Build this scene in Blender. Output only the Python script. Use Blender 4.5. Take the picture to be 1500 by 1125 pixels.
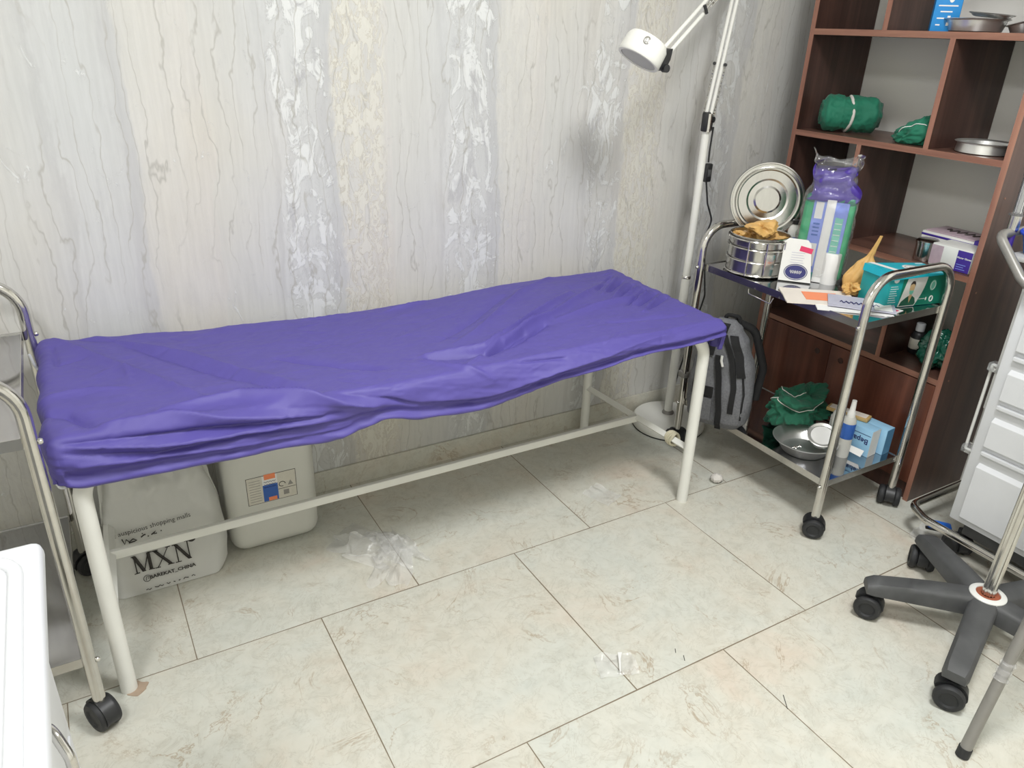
import bpy, bmesh, math, random
from mathutils import Vector, Matrix, noise, Euler
PI = math.pi
for o in list(bpy.data.objects): bpy.data.objects.remove(o, do_unlink=True)
C = bpy.context.scene.collection
SC = bpy.context.scene

# ---------------------------------------------------------------- camera
cam_d = bpy.data.cameras.new('camera'); cam = bpy.data.objects.new('camera', cam_d); C.objects.link(cam)
cam_d.sensor_width = 36.0; cam_d.sensor_fit = 'HORIZONTAL'
cam_d.lens = 1111.70 / 1500 * 36.0
cam_d.clip_start = 0.02
R3 = Matrix(((0.8654820, 0.1857170, -0.4652419), (-0.4997984, 0.3828011, -0.7769588), (0.0338007, 0.9049708, 0.4241285)))
cam.matrix_world = Matrix.Translation((-0.07376, -1.60176, 1.45280)) @ R3.to_4x4()
SC.camera = cam

# ---------------------------------------------------------------- light and exposure
SC.view_settings.view_transform = 'Standard'; SC.view_settings.look = 'None'
SC.view_settings.gamma = 1.0; SC.view_settings.use_curve_mapping = False
SC.view_settings.exposure = 0.12
SC.cycles.transparent_max_bounces = 24; SC.cycles.max_bounces = 10; SC.cycles.diffuse_bounces = 6
w = bpy.data.worlds.new('world'); SC.world = w; w.use_nodes = True
w.node_tree.nodes['Background'].inputs[0].default_value = (0.9, 0.95, 1.0, 1)
w.node_tree.nodes['Background'].inputs[1].default_value = 0.35
def area(name, loc, sx, sy, power, col, rot=(0, 0, 0)):
    d = bpy.data.lights.new(name, 'AREA'); d.shape = 'RECTANGLE'; d.size = sx; d.size_y = sy
    d.energy = power; d.color = col
    o = bpy.data.objects.new(name, d); C.objects.link(o); o.location = loc; o.rotation_euler = rot
    return o
area('ceiling_and_fill_light', (1.05, -1.15, 2.69), 0.5, 0.5, 46, (0.98, 0.985, 0.985))
area('ceiling_and_fill_light', (-0.75, -1.45, 2.69), 0.5, 0.5, 29, (0.98, 0.985, 0.985))  # added fill light without a seen source, brightens bookcase and right wall

# ---------------------------------------------------------------- node helpers
def lin(r, g, b):
    f = lambda c: (c / 255 / 12.92) if c / 255 <= 0.04045 else ((c / 255 + 0.055) / 1.055) ** 2.4
    return (f(r), f(g), f(b), 1)
class NT:
    def __init__(s, name):
        s.m = bpy.data.materials.new(name); s.m.use_nodes = True; s.t = s.m.node_tree; s.N = s.t.nodes; s.Lk = s.t.links
        s.b = s.N['Principled BSDF']; s.out = s.N['Material Output']
    def n(s, typ, props=None, **inp):
        k = s.N.new(typ)
        for a, v in (props or {}).items(): setattr(k, a, v)
        for a, v in inp.items():
            key = int(a[1:]) if a[0] == 'i' and a[1:].isdigit() else a.replace('_', ' ')
            s.set(k.inputs[key], v)
        return k
    def set(s, sock, v):
        if hasattr(v, 'outputs'): s.Lk.new(v.outputs[0], sock)
        elif isinstance(v, bpy.types.NodeSocket): s.Lk.new(v, sock)
        else: sock.default_value = v
    def math(s, op, a, b=0.0, c=0.0, clamp=False):
        return s.n('ShaderNodeMath', {'operation': op, 'use_clamp': clamp}, i0=a, i1=b, i2=c)
    def noise(s, vec, scale, detail=4, rough=0.5, dist=0.0):
        return s.n('ShaderNodeTexNoise', None, Vector=vec, Scale=scale, Detail=detail, Roughness=rough, Distortion=dist)
    def ramp(s, fac, stops, interp='LINEAR'):
        r = s.n('ShaderNodeValToRGB'); s.set(r.inputs[0], fac); cr = r.color_ramp; cr.interpolation = interp
        while len(cr.elements) < len(stops): cr.elements.new(0.5)
        for e, (p, c) in zip(cr.elements, stops): e.position = p; e.color = c if len(c) == 4 else (*c, 1)
        return r
    def mix(s, fac, a, b, mode='MIX'):
        k = s.N.new('ShaderNodeMix'); k.data_type = 'RGBA'; k.blend_type = mode
        s.set(k.inputs[0], fac); s.set(k.inputs[6], a); s.set(k.inputs[7], b)
        return k.outputs[2]
    def scale(s, vec, sc):
        return s.n('ShaderNodeVectorMath', {'operation': 'MULTIPLY'}, i0=vec, i1=sc)
    def bump(s, h, strength=0.3, dist=0.002):
        k = s.n('ShaderNodeBump', None, Strength=strength, Distance=dist); s.set(k.inputs['Height'], h)
        s.set(s.b.inputs['Normal'], k); return k
    def pos(s): return s.n('ShaderNodeNewGeometry').outputs['Position']
g3 = lambda v: (v, v, v, 1)

def mat(name, col, rough=0.5, metal=0.0, var=0.06, vscale=30, bump=0.0, bscale=200, coat=0.0, stretch=(1, 1, 1), trans=0.0, sheen=0.0, sss=0.0):
    t = NT(name); t.b.inputs['Roughness'].default_value = rough; t.b.inputs['Metallic'].default_value = metal
    v = t.scale(t.pos(), stretch)
    nz = t.noise(v, vscale, 4)
    c = t.mix(1.0, col, t.ramp(nz, [(0.25, g3(1 - var)), (0.75, g3(1 + var * 0.3))]).outputs[0], 'MULTIPLY')
    t.set(t.b.inputs['Base Color'], c)
    if bump: t.bump(t.noise(v, bscale, 3), bump, 0.001)
    t.b.inputs['Coat Weight'].default_value = coat
    t.b.inputs['Transmission Weight'].default_value = trans
    t.b.inputs['Sheen Weight'].default_value = sheen
    t.b.inputs['Subsurface Weight'].default_value = sss
    return t.m

def film(name, tint=(1, 1, 1, 1), dif=0.12, glo=0.25, rough=0.12, transl=0.0):
    """thin clear plastic sheet"""
    t = NT(name); t.N.remove(t.b)
    tr = t.n('ShaderNodeBsdfTransparent', None, Color=tint)
    gl = t.n('ShaderNodeBsdfGlossy', None, Color=g3(1.0), Roughness=rough)
    df = t.n('ShaderNodeBsdfTranslucent' if transl else 'ShaderNodeBsdfDiffuse', None, Color=tint)
    nz = t.noise(t.pos(), 60, 4)
    bp_ = t.n('ShaderNodeBump', None, Strength=0.5, Distance=0.002); t.set(bp_.inputs['Height'], nz)
    t.set(gl.inputs['Normal'], bp_)
    lw = t.n('ShaderNodeLayerWeight', None, Blend=0.35)
    f1 = t.math('MULTIPLY', lw.outputs['Fresnel'], glo * 2, clamp=True)
    a = t.n('ShaderNodeMixShader', None, Fac=dif); t.set(a.inputs[1], tr); t.set(a.inputs[2], df)
    b = t.n('ShaderNodeMixShader'); t.set(b.inputs[0], f1); t.set(b.inputs[1], a); t.set(b.inputs[2], gl)
    t.set(t.out.inputs['Surface'], b)
    return t.m

# ---------------------------------------------------------------- materials of the room
def mat_floor(joints=1.0):
    t = NT('travertine_tile'); P = t.pos()
    sx = t.n('ShaderNodeSeparateXYZ', None, i0=P); X, Y = sx.outputs[0], sx.outputs[1]
    row = t.math('FLOOR', t.math('DIVIDE', Y, 0.6))
    odd = t.math('MODULO', t.math('ABSOLUTE', row), 2.0)
    xo = t.math('SUBTRACT', t.math('DIVIDE', X, 0.6), t.math('MULTIPLY', odd, 0.525))
    fx = t.math('FRACT', xo); fy = t.math('FRACT', t.math('DIVIDE', Y, 0.6))
    ex = t.math('MINIMUM', fx, t.math('SUBTRACT', 1.0, fx)); ey = t.math('MINIMUM', fy, t.math('SUBTRACT', 1.0, fy))
    e = t.math('MINIMUM', ex, ey)
    gn = t.noise(P, 3, 2)
    gw = t.math('MULTIPLY', t.ramp(gn, [(0.35, g3(0.6)), (0.7, g3(1.25))]).outputs[0], 0.0027 * joints)
    grout = t.math('LESS_THAN', e, gw)
    # every tile gets its own cut of the stone
    cell = t.n('ShaderNodeCombineXYZ', None, i0=t.math('MULTIPLY', t.math('FLOOR', xo), 3.7), i1=t.math('MULTIPLY', row, 5.1), i2=0.0)
    V = t.n('ShaderNodeVectorMath', {'operation': 'ADD'}, i0=P, i1=cell)
    big = t.noise(V, 3.0, 5, 0.6, 0.4)
    base = t.ramp(big, [(0.30, lin(194, 199, 192)), (0.45, lin(203, 202, 191)), (0.56, lin(205, 199, 184)), (0.70, lin(208, 188, 168))]).outputs[0]
    md = t.noise(V, 22, 6, 0.7, 0.8)
    base = t.mix(0.5, base, t.ramp(md, [(0.3, lin(180, 179, 168)), (0.5, lin(202, 202, 192)), (0.7, lin(212, 212, 203))]).outputs[0])
    v1 = t.noise(V, 4.5, 6, 0.62, 0.9)
    vein = t.ramp(t.math('ABSOLUTE', t.math('SUBTRACT', v1, 0.5)), [(0.0, g3(1)), (0.012, g3(0))]).outputs[0]
    msk = t.ramp(t.noise(V, 6.5, 3), [(0.46, g3(0)), (0.62, g3(1))]).outputs[0]
    vf = t.math('MULTIPLY', t.math('MULTIPLY', vein, msk), 0.7)
    base = t.mix(vf, base, lin(158, 138, 112))
    v2 = t.noise(V, 13, 5, 0.7, 1.0)
    vein2 = t.ramp(t.math('ABSOLUTE', t.math('SUBTRACT', v2, 0.5)), [(0.0, g3(1)), (0.02, g3(0))]).outputs[0]
    base = t.mix(t.math('MULTIPLY', vein2, 0.24), base, lin(150, 142, 125))
    col = t.mix(grout, base, lin(128, 116, 98))
    t.set(t.b.inputs['Base Color'], col)
    t.b.inputs['Specular IOR Level'].default_value = 0.4
    t.set(t.b.inputs['Roughness'], t.ramp(md, [(0.3, g3(0.30)), (0.7, g3(0.42))]).outputs[0])
    h = t.math('SUBTRACT', t.math('MULTIPLY', md, 0.12), t.math('MULTIPLY', grout, 0.8))
    t.bump(h, 0.25, 0.002)
    return t.m

def mat_wallpaper(axis):
    t = NT('marbled_wallpaper'); P = t.pos()
    s = t.n('ShaderNodeSeparateXYZ', None, i0=P); X, Z = s.outputs[axis], s.outputs[2]
    V = t.n('ShaderNodeCombineXYZ', None, i0=X, i1=0.0, i2=Z)
    vs = t.scale(V, (1.0, 1.0, 0.28))
    wob = t.noise(vs, 5.0, 3, 0.5)                     # slow sideways wander of every stripe
    xw = t.math('ADD', X, t.math('MULTIPLY', t.math('SUBTRACT', wob, 0.5), 0.14))
    wf = t.noise(t.scale(V, (1, 1, 0.4)), 26, 5, 0.65)
    xf = t.math('ADD', xw, t.math('MULTIPLY', t.math('SUBTRACT', wf, 0.5), 0.05))
    ph = t.math('FRACT', t.math('DIVIDE', t.math('ADD', xf, 4 * 0.525 - 0.2675), 0.525))
    base = t.ramp(ph, [(0.0, lin(204, 202, 194)), (0.16, lin(202, 201, 195)), (0.30, lin(201, 201, 199)), (0.335, lin(183, 183, 183)), (0.355, lin(206, 207, 207)), (0.37, lin(202, 203, 203)),
                       (0.48, lin(204, 206, 206)), (0.60, lin(197, 198, 198)), (0.63, lin(181, 181, 183)), (0.69, lin(183, 183, 184)),
                       (0.71, lin(208, 205, 198)), (0.80, lin(214, 210, 201)), (0.97, lin(208, 203, 195))]).outputs[0]
    glare_fade = t.ramp(t.math('MULTIPLY_ADD', X, 0.9, 0.1, True), [(0.0, g3(0.30)), (0.28, g3(0.40)), (0.46, g3(1.0))]).outputs[0]  # pattern weaker toward the left: glare wash-out put into the colour
    ph2 = t.math('FRACT', t.math('DIVIDE', t.math('ADD', xf, 2.1 - 0.195), 1.05))
    strong = t.ramp(ph2, [(0.0, g3(0.22)), (0.38, g3(0.22)), (0.42, g3(1)), (0.60, g3(1)), (0.64, g3(0.22))]).outputs[0]
    # soft large patches
    pn = t.noise(t.scale(V, (1, 1, 0.5)), 2.2, 3)
    base = t.mix(0.55, base, t.ramp(pn, [(0.35, lin(199, 201, 201)), (0.5, lin(204, 204, 203)), (0.66, lin(206, 202, 193))]).outputs[0])
    # streaky vertical fibre
    fb = t.noise(t.scale(V, (1, 1, 0.06)), 75, 4, 0.6, 0.3)
    base = t.mix(0.6, base, t.mix(1.0, base, t.ramp(fb, [(0.3, g3(0.90)), (0.55, g3(1.0)), (0.7, g3(1.06))]).outputs[0], 'MULTIPLY'))
    # white torn flakes, strongest in one band of each repeat
    fk = t.noise(t.scale(V, (1, 1, 0.55)), 15, 10, 0.72, 1.6)
    band = t.ramp(ph, [(0.0, g3(0.22)), (0.34, g3(0.10)), (0.38, g3(0.95)), (0.56, g3(1.0)), (0.66, g3(0.55)), (0.70, g3(0.25)), (1.0, g3(0.25))]).outputs[0]
    band = t.math('MULTIPLY', band, glare_fade)
    th = t.math('ADD', t.math('MULTIPLY', t.math('SUBTRACT', 1.0, band), 0.17), 0.485)
    flake = t.math('MULTIPLY', t.math('SUBTRACT', fk, th), 22.0, clamp=True)
    base = t.mix(t.math('MULTIPLY', flake, 0.8), base, lin(225, 227, 227))
    outl = t.math('MULTIPLY', t.ramp(t.math('ABSOLUTE', t.math('SUBTRACT', fk, t.math('SUBTRACT', th, 0.004))), [(0.0, g3(1)), (0.012, g3(0))]).outputs[0], glare_fade)
    base = t.mix(t.math('MULTIPLY', outl, 0.55), base, lin(166, 166, 165))
    # grey gaps in the same band
    gk = t.noise(t.scale(V, (1, 1, 0.3)), 13, 8, 0.7, 0.7)
    grey = t.math('MULTIPLY', t.math('MULTIPLY', t.math('SUBTRACT', gk, 0.56), 16.0, clamp=True), band)
    base = t.mix(t.math('MULTIPLY', grey, 0.6), base, lin(176, 176, 179))
    # long wandering contour lines
    ln = t.math('FRACT', t.math('ADD', t.math('MULTIPLY', xw, 24.0), t.math('MULTIPLY', t.noise(t.scale(V, (1, 1, 0.35)), 9, 4, 0.55), 4.0)))
    line = t.ramp(ln, [(0.0, g3(0)), (0.43, g3(0)), (0.5, g3(1)), (0.57, g3(0))]).outputs[0]
    lm = t.ramp(t.noise(t.scale(V, (1, 1, 0.3)), 7, 3), [(0.40, g3(0)), (0.52, g3(1))]).outputs[0]
    base = t.mix(t.math('MULTIPLY', t.math('MULTIPLY', line, lm), 0.75), base, lin(170, 168, 162))
    # crackle of the gilded band
    cr = t.noise(t.scale(V, (1, 1, 0.42)), 38, 6, 0.7, 1.2)
    crk = t.ramp(t.math('ABSOLUTE', t.math('SUBTRACT', cr, 0.5)), [(0.0, g3(1)), (0.03, g3(0))]).outputs[0]
    gb = t.ramp(ph, [(0.68, g3(0)), (0.72, g3(1)), (0.95, g3(0.9)), (0.99, g3(0))]).outputs[0]
    gb = t.math('MULTIPLY', t.math('MULTIPLY', gb, strong), glare_fade)
    gm = t.math('MULTIPLY', crk, gb)
    base = t.mix(t.math('MULTIPLY', t.math('MULTIPLY', gb, t.math('GREATER_THAN', cr, 0.51)), 0.55), base, lin(223, 221, 210))
    base = t.mix(t.math('MULTIPLY', gm, 0.6), base, lin(181, 172, 152))
    t.set(t.b.inputs['Base Color'], base)
    foil = t.math('MULTIPLY', t.math('MAXIMUM', t.math('MULTIPLY', flake, 0.8), t.math('MULTIPLY', gb, t.math('GREATER_THAN', cr, 0.49))), 1.0)
    t.set(t.b.inputs['Roughness'], t.ramp(foil, [(0, g3(0.5)), (1, g3(0.33))]).outputs[0])
    t.set(t.b.inputs['Metallic'], t.math('MULTIPLY', foil, 0.10))
    h = t.math('ADD', t.math('MULTIPLY', flake, 0.5), t.math('ADD', fk, t.math('MULTIPLY', cr, t.math('MULTIPLY', gb, 1.6))))
    t.bump(h, 0.5, 0.002)
    return t.m

def mat_wood(name, dark, mid, light, axis=2, rough=0.32, sc=1.0):
    t = NT(name); P = t.pos()
    st = [1.0, 1.0, 1.0]; st[axis] = 0.05
    V = t.scale(P, tuple(st))
    n1 = t.noise(V, 16 * sc, 6, 0.6, 0.8); n2 = t.noise(V, 120 * sc, 4, 0.6)
    c = t.ramp(n1, [(0.28, dark), (0.5, mid), (0.72, light)]).outputs[0]
    c = t.mix(0.5, c, t.mix(1.0, c, t.ramp(n2, [(0.3, g3(0.72)), (0.7, g3(1.12))]).outputs[0], 'MULTIPLY'))
    t.set(t.b.inputs['Base Color'], c); t.b.inputs['Roughness'].default_value = rough
    t.bump(n2, 0.08, 0.001)
    return t.m

M = {}
M['floor'] = mat_floor(); M['skirting'] = mat_floor(0.0)
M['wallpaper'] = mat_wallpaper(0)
M['plain_wall'] = mat('plain_wall_paint', lin(243, 242, 236), 0.7, var=0.05, vscale=3)
M['ceiling'] = mat('ceiling_paint', lin(235, 235, 232), 0.8)
M['wood'] = mat_wood('walnut_board', lin(52, 35, 31), lin(72, 50, 44), lin(94, 67, 58))
M['wood_h'] = mat_wood('walnut_shelf', lin(70, 46, 39), lin(92, 64, 55), lin(112, 80, 68), axis=1)
M['wood_red'] = mat_wood('reddish_walnut_door', lin(66, 36, 27), lin(96, 56, 43), lin(122, 76, 58), sc=0.6)
M['edge'] = mat_wood('edge_banding', lin(116, 78, 64), lin(140, 98, 82), lin(160, 118, 98), axis=1, rough=0.4)
M['edge_v'] = mat_wood('edge_banding_upright', lin(122, 80, 66), lin(148, 104, 88), lin(168, 124, 104), axis=2, rough=0.4)
M['chrome'] = mat('chromed_tube', lin(214, 212, 208), 0.14, 1.0, var=0.10, vscale=25)
M['steel'] = mat('brushed_steel', lin(206, 205, 202), 0.20, 1.0, var=0.08, vscale=40, bump=0.04, stretch=(1, 6, 1))
M['satin_steel'] = mat('satin_steel', lin(222, 222, 220), 0.34, 0.9, var=0.06, vscale=30)
M['mirror'] = mat('mirror_steel_tray', lin(188, 188, 190), 0.07, 1.0, var=0.08, vscale=8)
M['white_paint'] = mat('white_enamel_paint', lin(226, 226, 220), 0.35, var=0.05, vscale=14)
M['white_abs'] = mat('white_moulded_plastic', lin(212, 214, 217), 0.32, var=0.02)
M['grey_abs'] = mat('grey_moulded_plastic', lin(186, 186, 184), 0.4, var=0.02)
M['black'] = mat('black_plastic', lin(38, 39, 41), 0.42, var=0.2)
M['black_dusty'] = mat('dusty_black_plastic', lin(78, 79, 80), 0.55, var=0.35, vscale=16)
M['rubber'] = mat('dark_rubber', lin(40, 41, 43), 0.6, var=0.2)
M['purple'] = mat('purple_nonwoven', lin(84, 75, 152), 0.55, var=0.06, vscale=18, bump=0.12, bscale=420)
M['purple_thin'] = film('thin_purple_fabric', lin(120, 102, 190), 0.62, 0.05, 0.5)
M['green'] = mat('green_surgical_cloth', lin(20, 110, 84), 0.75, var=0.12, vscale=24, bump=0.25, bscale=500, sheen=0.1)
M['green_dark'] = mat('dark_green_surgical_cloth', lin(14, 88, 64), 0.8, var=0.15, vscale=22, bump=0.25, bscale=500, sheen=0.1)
M['gold'] = mat('ochre_wrapping_paper', lin(206, 164, 98), 0.5, var=0.12, vscale=40)
M['white_paper'] = mat('white_paper', lin(226, 226, 224), 0.6, var=0.03)
M['grey_paper'] = mat('printed_grey_paper', lin(180, 180, 196), 0.55, var=0.1, vscale=30)
M['cream_paper'] = mat('cream_paper', lin(222, 214, 204), 0.6, var=0.05)
M['orange'] = mat('orange_print', lin(236, 138, 92), 0.5, var=0.03)
M['ink'] = mat('black_ink', lin(40, 36, 32), 0.6, var=0.05)
M['navy'] = mat('navy_ink', lin(42, 44, 104), 0.5, var=0.05)
M['blue'] = mat('blue_print', lin(44, 92, 172), 0.45, var=0.05)
M['sky_blue'] = mat('sky_blue_carton', lin(30, 134, 204), 0.45, var=0.05)
M['sky_side'] = mat('blue_grey_carton', lin(78, 134, 172), 0.5, var=0.05)
M['pale_blue'] = mat('pale_blue_carton', lin(150, 196, 226), 0.45, var=0.06)
M['teal'] = mat('teal_carton', lin(20, 150, 152), 0.4, var=0.05)
M['teal_light'] = mat('bright_teal_carton', lin(22, 172, 192), 0.38, var=0.05)
M['teal_green'] = mat('green_carton_print', lin(14, 118, 96), 0.45, var=0.05)
M['mint'] = mat('pale_mint_label', lin(120, 196, 176), 0.5, var=0.1)
M['lilac'] = mat('lilac_blue_print', lin(126, 146, 222), 0.45, var=0.08)
M['deep_purple'] = mat('deep_purple_print', lin(66, 44, 142), 0.45, var=0.05)
M['mauve'] = mat('mauve_carton_print', lin(178, 158, 168), 0.5, var=0.15, vscale=60)
M['pack_green'] = mat('bright_green_pack', lin(10, 160, 104), 0.45, var=0.1)
M['pink'] = mat('crimson_print', lin(206, 44, 92), 0.45)
M['skin'] = mat('printed_skin_tone', lin(206, 176, 132), 0.5)
M['hair'] = mat('printed_dark_hair', lin(58, 50, 46), 0.5)
M['backpack'] = mat('grey_melange_fabric', lin(112, 113, 117), 0.9, var=0.35, vscale=160, bump=0.4, bscale=300)
M['strap'] = mat('black_webbing', lin(20, 20, 22), 0.85, var=0.3, vscale=120, bump=0.3)
M['jerrycan'] = mat('milky_polythene', lin(204, 204, 197), 0.42, var=0.05, vscale=8, sss=0.0, bump=0.05, bscale=60)
M['bag'] = film('thin_white_carrier_film', lin(226, 226, 222), 0.72, 0.06, 0.35)
M['clear'] = film('clear_film', (1, 1, 1, 1), 0.20, 0.22, 0.2)
M['clear_pack'] = film('clear_wrapper', (1, 1, 1, 1), 0.05, 0.30, 0.07)
M['clear_tube'] = film('clear_tube', (0.93, 0.94, 0.95, 1), 0.12, 0.55, 0.06)
M['green_bag'] = film('green_film', lin(40, 130, 106), 0.45, 0.55, 0.15)
M['blue_bin'] = film('translucent_blue_plastic', lin(80, 150, 220), 0.6, 0.3, 0.2)
M['bright_blue'] = mat('bright_blue_plastic', lin(22, 106, 214), 0.4)
M['rim_blue'] = mat('cobalt_plastic_rim', lin(28, 70, 196), 0.4)
M['off_white'] = mat('off_white_plastic', lin(220, 220, 216), 0.4, var=0.04)
M['bottle_grey'] = mat('translucent_bottle_plastic', lin(196, 196, 190), 0.4, var=0.05)
M['cotton'] = mat('cotton_wool', lin(214, 210, 204), 0.95, var=0.1, bump=0.6, bscale=90)
M['tan'] = mat('tan_card', lin(190, 160, 104), 0.6, var=0.15)
M['label_paper'] = mat('label_paper', lin(206, 202, 190), 0.55, var=0.08, vscale=90)
M['rust'] = mat('rusty_ring', lin(156, 84, 56), 0.6, var=0.3)
M['beige_tape'] = mat('yellowed_tape', lin(196, 190, 166), 0.5, var=0.15)
M['grey_tube'] = mat('dull_grey_paint', lin(142, 140, 136), 0.38, 0.35, var=0.1)
M['lens'] = mat('frosted_lens', lin(168, 168, 166), 0.3, var=0.08)
M['stain'] = mat('floor_grime', lin(172, 152, 132), 0.7, var=0.2)

# ---------------------------------------------------------------- object helpers
WL = {}
def link(name, me, m, parent, loc):
    o = bpy.data.objects.new(name, me); C.objects.link(o)
    if m is not None: me.materials.append(M[m] if isinstance(m, str) else m)
    if parent is not None:
        o.parent = parent; o.location = Vector(loc) - WL[parent.name]
    else: o.location = loc
    WL[o.name] = Vector(loc)
    return o
def ob(name, bm, m, parent=None, smooth=True, angle=40, base=False):
    bmesh.ops.remove_doubles(bm, verts=bm.verts, dist=1e-6)
    if smooth != 'keep':
        bmesh.ops.recalc_face_normals(bm, faces=bm.faces)
    xs = [v.co.x for v in bm.verts]; ys = [v.co.y for v in bm.verts]; zs = [v.co.z for v in bm.verts]
    c = Vector(((min(xs) + max(xs)) / 2, (min(ys) + max(ys)) / 2, min(zs) if base or parent is None else (min(zs) + max(zs)) / 2))
    bmesh.ops.translate(bm, verts=bm.verts, vec=-c)
    me = bpy.data.meshes.new(name); bm.to_mesh(me); bm.free()
    if smooth:
        me.polygons.foreach_set('use_smooth', [True] * len(me.polygons))
        if angle < 180:
            me.set_sharp_from_angle(angle=math.radians(angle))
    return link(name, me, m, parent, c)
def thing(name, label, cat, loc=(0, 0, 0), group=None):
    o = bpy.data.objects.new(name, None); C.objects.link(o); o.location = loc; o.empty_display_size = 0.05
    WL[o.name] = Vector(loc); return tag(o, label, cat, group)
def tag(o, label=None, cat=None, group=None):
    if label: o['label'] = label
    if cat: o['category'] = cat
    if group: o['group'] = group
    return o
def struct(o): o['kind'] = 'structure'; return o
def B(): return bmesh.new()
def LM(x, y, z, yaw=0.0, pitch=0.0, roll=0.0):
    return Matrix.Translation((x, y, z)) @ Euler((math.radians(pitch), math.radians(roll), math.radians(yaw)), 'XYZ').to_matrix().to_4x4()
ID = Matrix.Identity(4)
def box(bm, x0, x1, y0, y1, z0, z1, bev=0.0, mx=ID, seg=2):
    r = bmesh.ops.create_cube(bm, size=1.0)
    vs = r['verts']
    for v in vs:
        v.co = Vector((x0 + (v.co.x + 0.5) * (x1 - x0), y0 + (v.co.y + 0.5) * (y1 - y0), z0 + (v.co.z + 0.5) * (z1 - z0)))
    if bev > 0:
        es = list({e for v in vs for e in v.link_edges})
        r2 = bmesh.ops.bevel(bm, geom=es, offset=bev, segments=seg, profile=0.5, affect='EDGES')
        vs = list({v for f in r2['faces'] for v in f.verts} | {v for v in vs if v.is_valid})
        # all vertices of the box
    if mx is not ID:
        for v in vs: v.co = mx @ v.co
    return vs
def bx(name, x0, x1, y0, y1, z0, z1, m, parent=None, bev=0.002, mx=ID, seg=2):
    b = B(); box(b, x0, x1, y0, y1, z0, z1, bev, ID, seg)
    if mx is not ID: bmesh.ops.transform(b, matrix=mx, verts=b.verts)
    return ob(name, b, m, parent)
def fillet(pts, r, n=6):
    """round the inner corners of a polyline"""
    pts = [Vector(p) for p in pts]; out = [pts[0]]
    for i in range(1, len(pts) - 1):
        a, b, c = pts[i - 1], pts[i], pts[i + 1]
        rr = r[i - 1] if isinstance(r, (list, tuple)) else r
        u = (a - b); v = (c - b); lu, lv = u.length, v.length; u.normalize(); v.normalize()
        ang = u.angle(v)
        if ang > PI - 0.02 or rr <= 0: out.append(b); continue
        d = min(rr / math.tan(ang / 2), lu * 0.49 if i > 1 else lu * 0.98, lv * 0.49 if i < len(pts) - 2 else lv * 0.98)
        R_ = d * math.tan(ang / 2); cen = b + (u + v).normalized() * (R_ / math.sin(ang / 2))
        p0 = b + u * d - cen; p1 = b + v * d - cen; tot = p0.angle(p1); ax = p0.cross(p1).normalized()
        for k in range(n + 1): out.append(cen + Matrix.Rotation(tot * k / n, 3, ax) @ p0)
    out.append(pts[-1]); return out
def tube(bm, pts, r, seg=12, closed=False, cap=True, mx=None):
    pts = [Vector(p) for p in pts]
    if mx is not None: pts = [mx @ p for p in pts]
    n = len(pts); rings = []
    T = []
    for i in range(n):
        if closed: t = pts[(i + 1) % n] - pts[i - 1]
        elif i == 0: t = pts[1] - pts[0]
        elif i == n - 1: t = pts[-1] - pts[-2]
        else: t = (pts[i + 1] - pts[i]).normalized() + (pts[i] - pts[i - 1]).normalized()
        T.append(t.normalized())
    up = Vector((0, 0, 1)) if abs(T[0].z) < 0.9 else Vector((1, 0, 0))
    nrm = T[0].cross(up).normalized()
    for i in range(n):
        if i: 
            q = T[i - 1].rotation_difference(T[i]); nrm = (q @ nrm); nrm = (nrm - T[i] * nrm.dot(T[i])).normalized()
        bn = T[i].cross(nrm); ri = r(i / (n - 1)) if callable(r) else r
        rings.append([bm.verts.new(pts[i] + (nrm * math.cos(a) + bn * math.sin(a)) * ri) for a in [2 * PI * k / seg for k in range(seg)]])
    for i in range(n if closed else n - 1):
        a, b = rings[i], rings[(i + 1) % n]
        for k in range(seg): bm.faces.new((a[k], a[(k + 1) % seg], b[(k + 1) % seg], b[k]))
    if cap and not closed:
        bm.faces.new(rings[0][::-1]); bm.faces.new(rings[-1])
def tb(name, pts, r, m, parent=None, seg=12, closed=False, mx=None):
    b = B(); tube(b, pts, r, seg, closed, True, mx); return ob(name, b, m, parent)
def lathe(bm, prof, mx=ID, seg=32, cap=True):
    rings = []
    for r, z in prof:
        if r < 1e-5: rings.append([bm.verts.new(mx @ Vector((0, 0, z)))])
        else: rings.append([bm.verts.new(mx @ Vector((r * math.cos(2 * PI * k / seg), r * math.sin(2 * PI * k / seg), z))) for k in range(seg)])
    for a, b in zip(rings[:-1], rings[1:]):
        for k in range(seg):
            k2 = (k + 1) % seg
            if len(a) == 1 and len(b) == 1: continue
            if len(a) == 1: bm.faces.new((a[0], b[k2], b[k]))
            elif len(b) == 1: bm.faces.new((a[k], a[k2], b[0]))
            else: bm.faces.new((a[k], a[k2], b[k2], b[k]))
    if cap:
        if len(rings[0]) > 1: bm.faces.new(rings[0][::-1])
        if len(rings[-1]) > 1: bm.faces.new(rings[-1])
def lt(name, prof, m, parent=None, mx=ID, seg=32, cap=True, angle=40):
    b = B(); lathe(b, prof, mx, seg, cap); return ob(name, b, m, parent, angle=angle)
def prism(bm, poly, h0, h1, mx=ID):
    """poly: 2d points in local xy, extruded from z h0 to h1"""
    a = [bm.verts.new(mx @ Vector((x, y, h0))) for x, y in poly]; b = [bm.verts.new(mx @ Vector((x, y, h1))) for x, y in poly]
    n = len(poly)
    for k in range(n): bm.faces.new((a[k], a[(k + 1) % n], b[(k + 1) % n], b[k]))
    bm.faces.new(a[::-1]); bm.faces.new(b)
def pr(name, poly, h0, h1, m, parent=None, mx=ID, smooth=True, angle=40):
    b = B(); prism(b, poly, h0, h1, mx); return ob(name, b, m, parent, smooth, angle)
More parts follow.
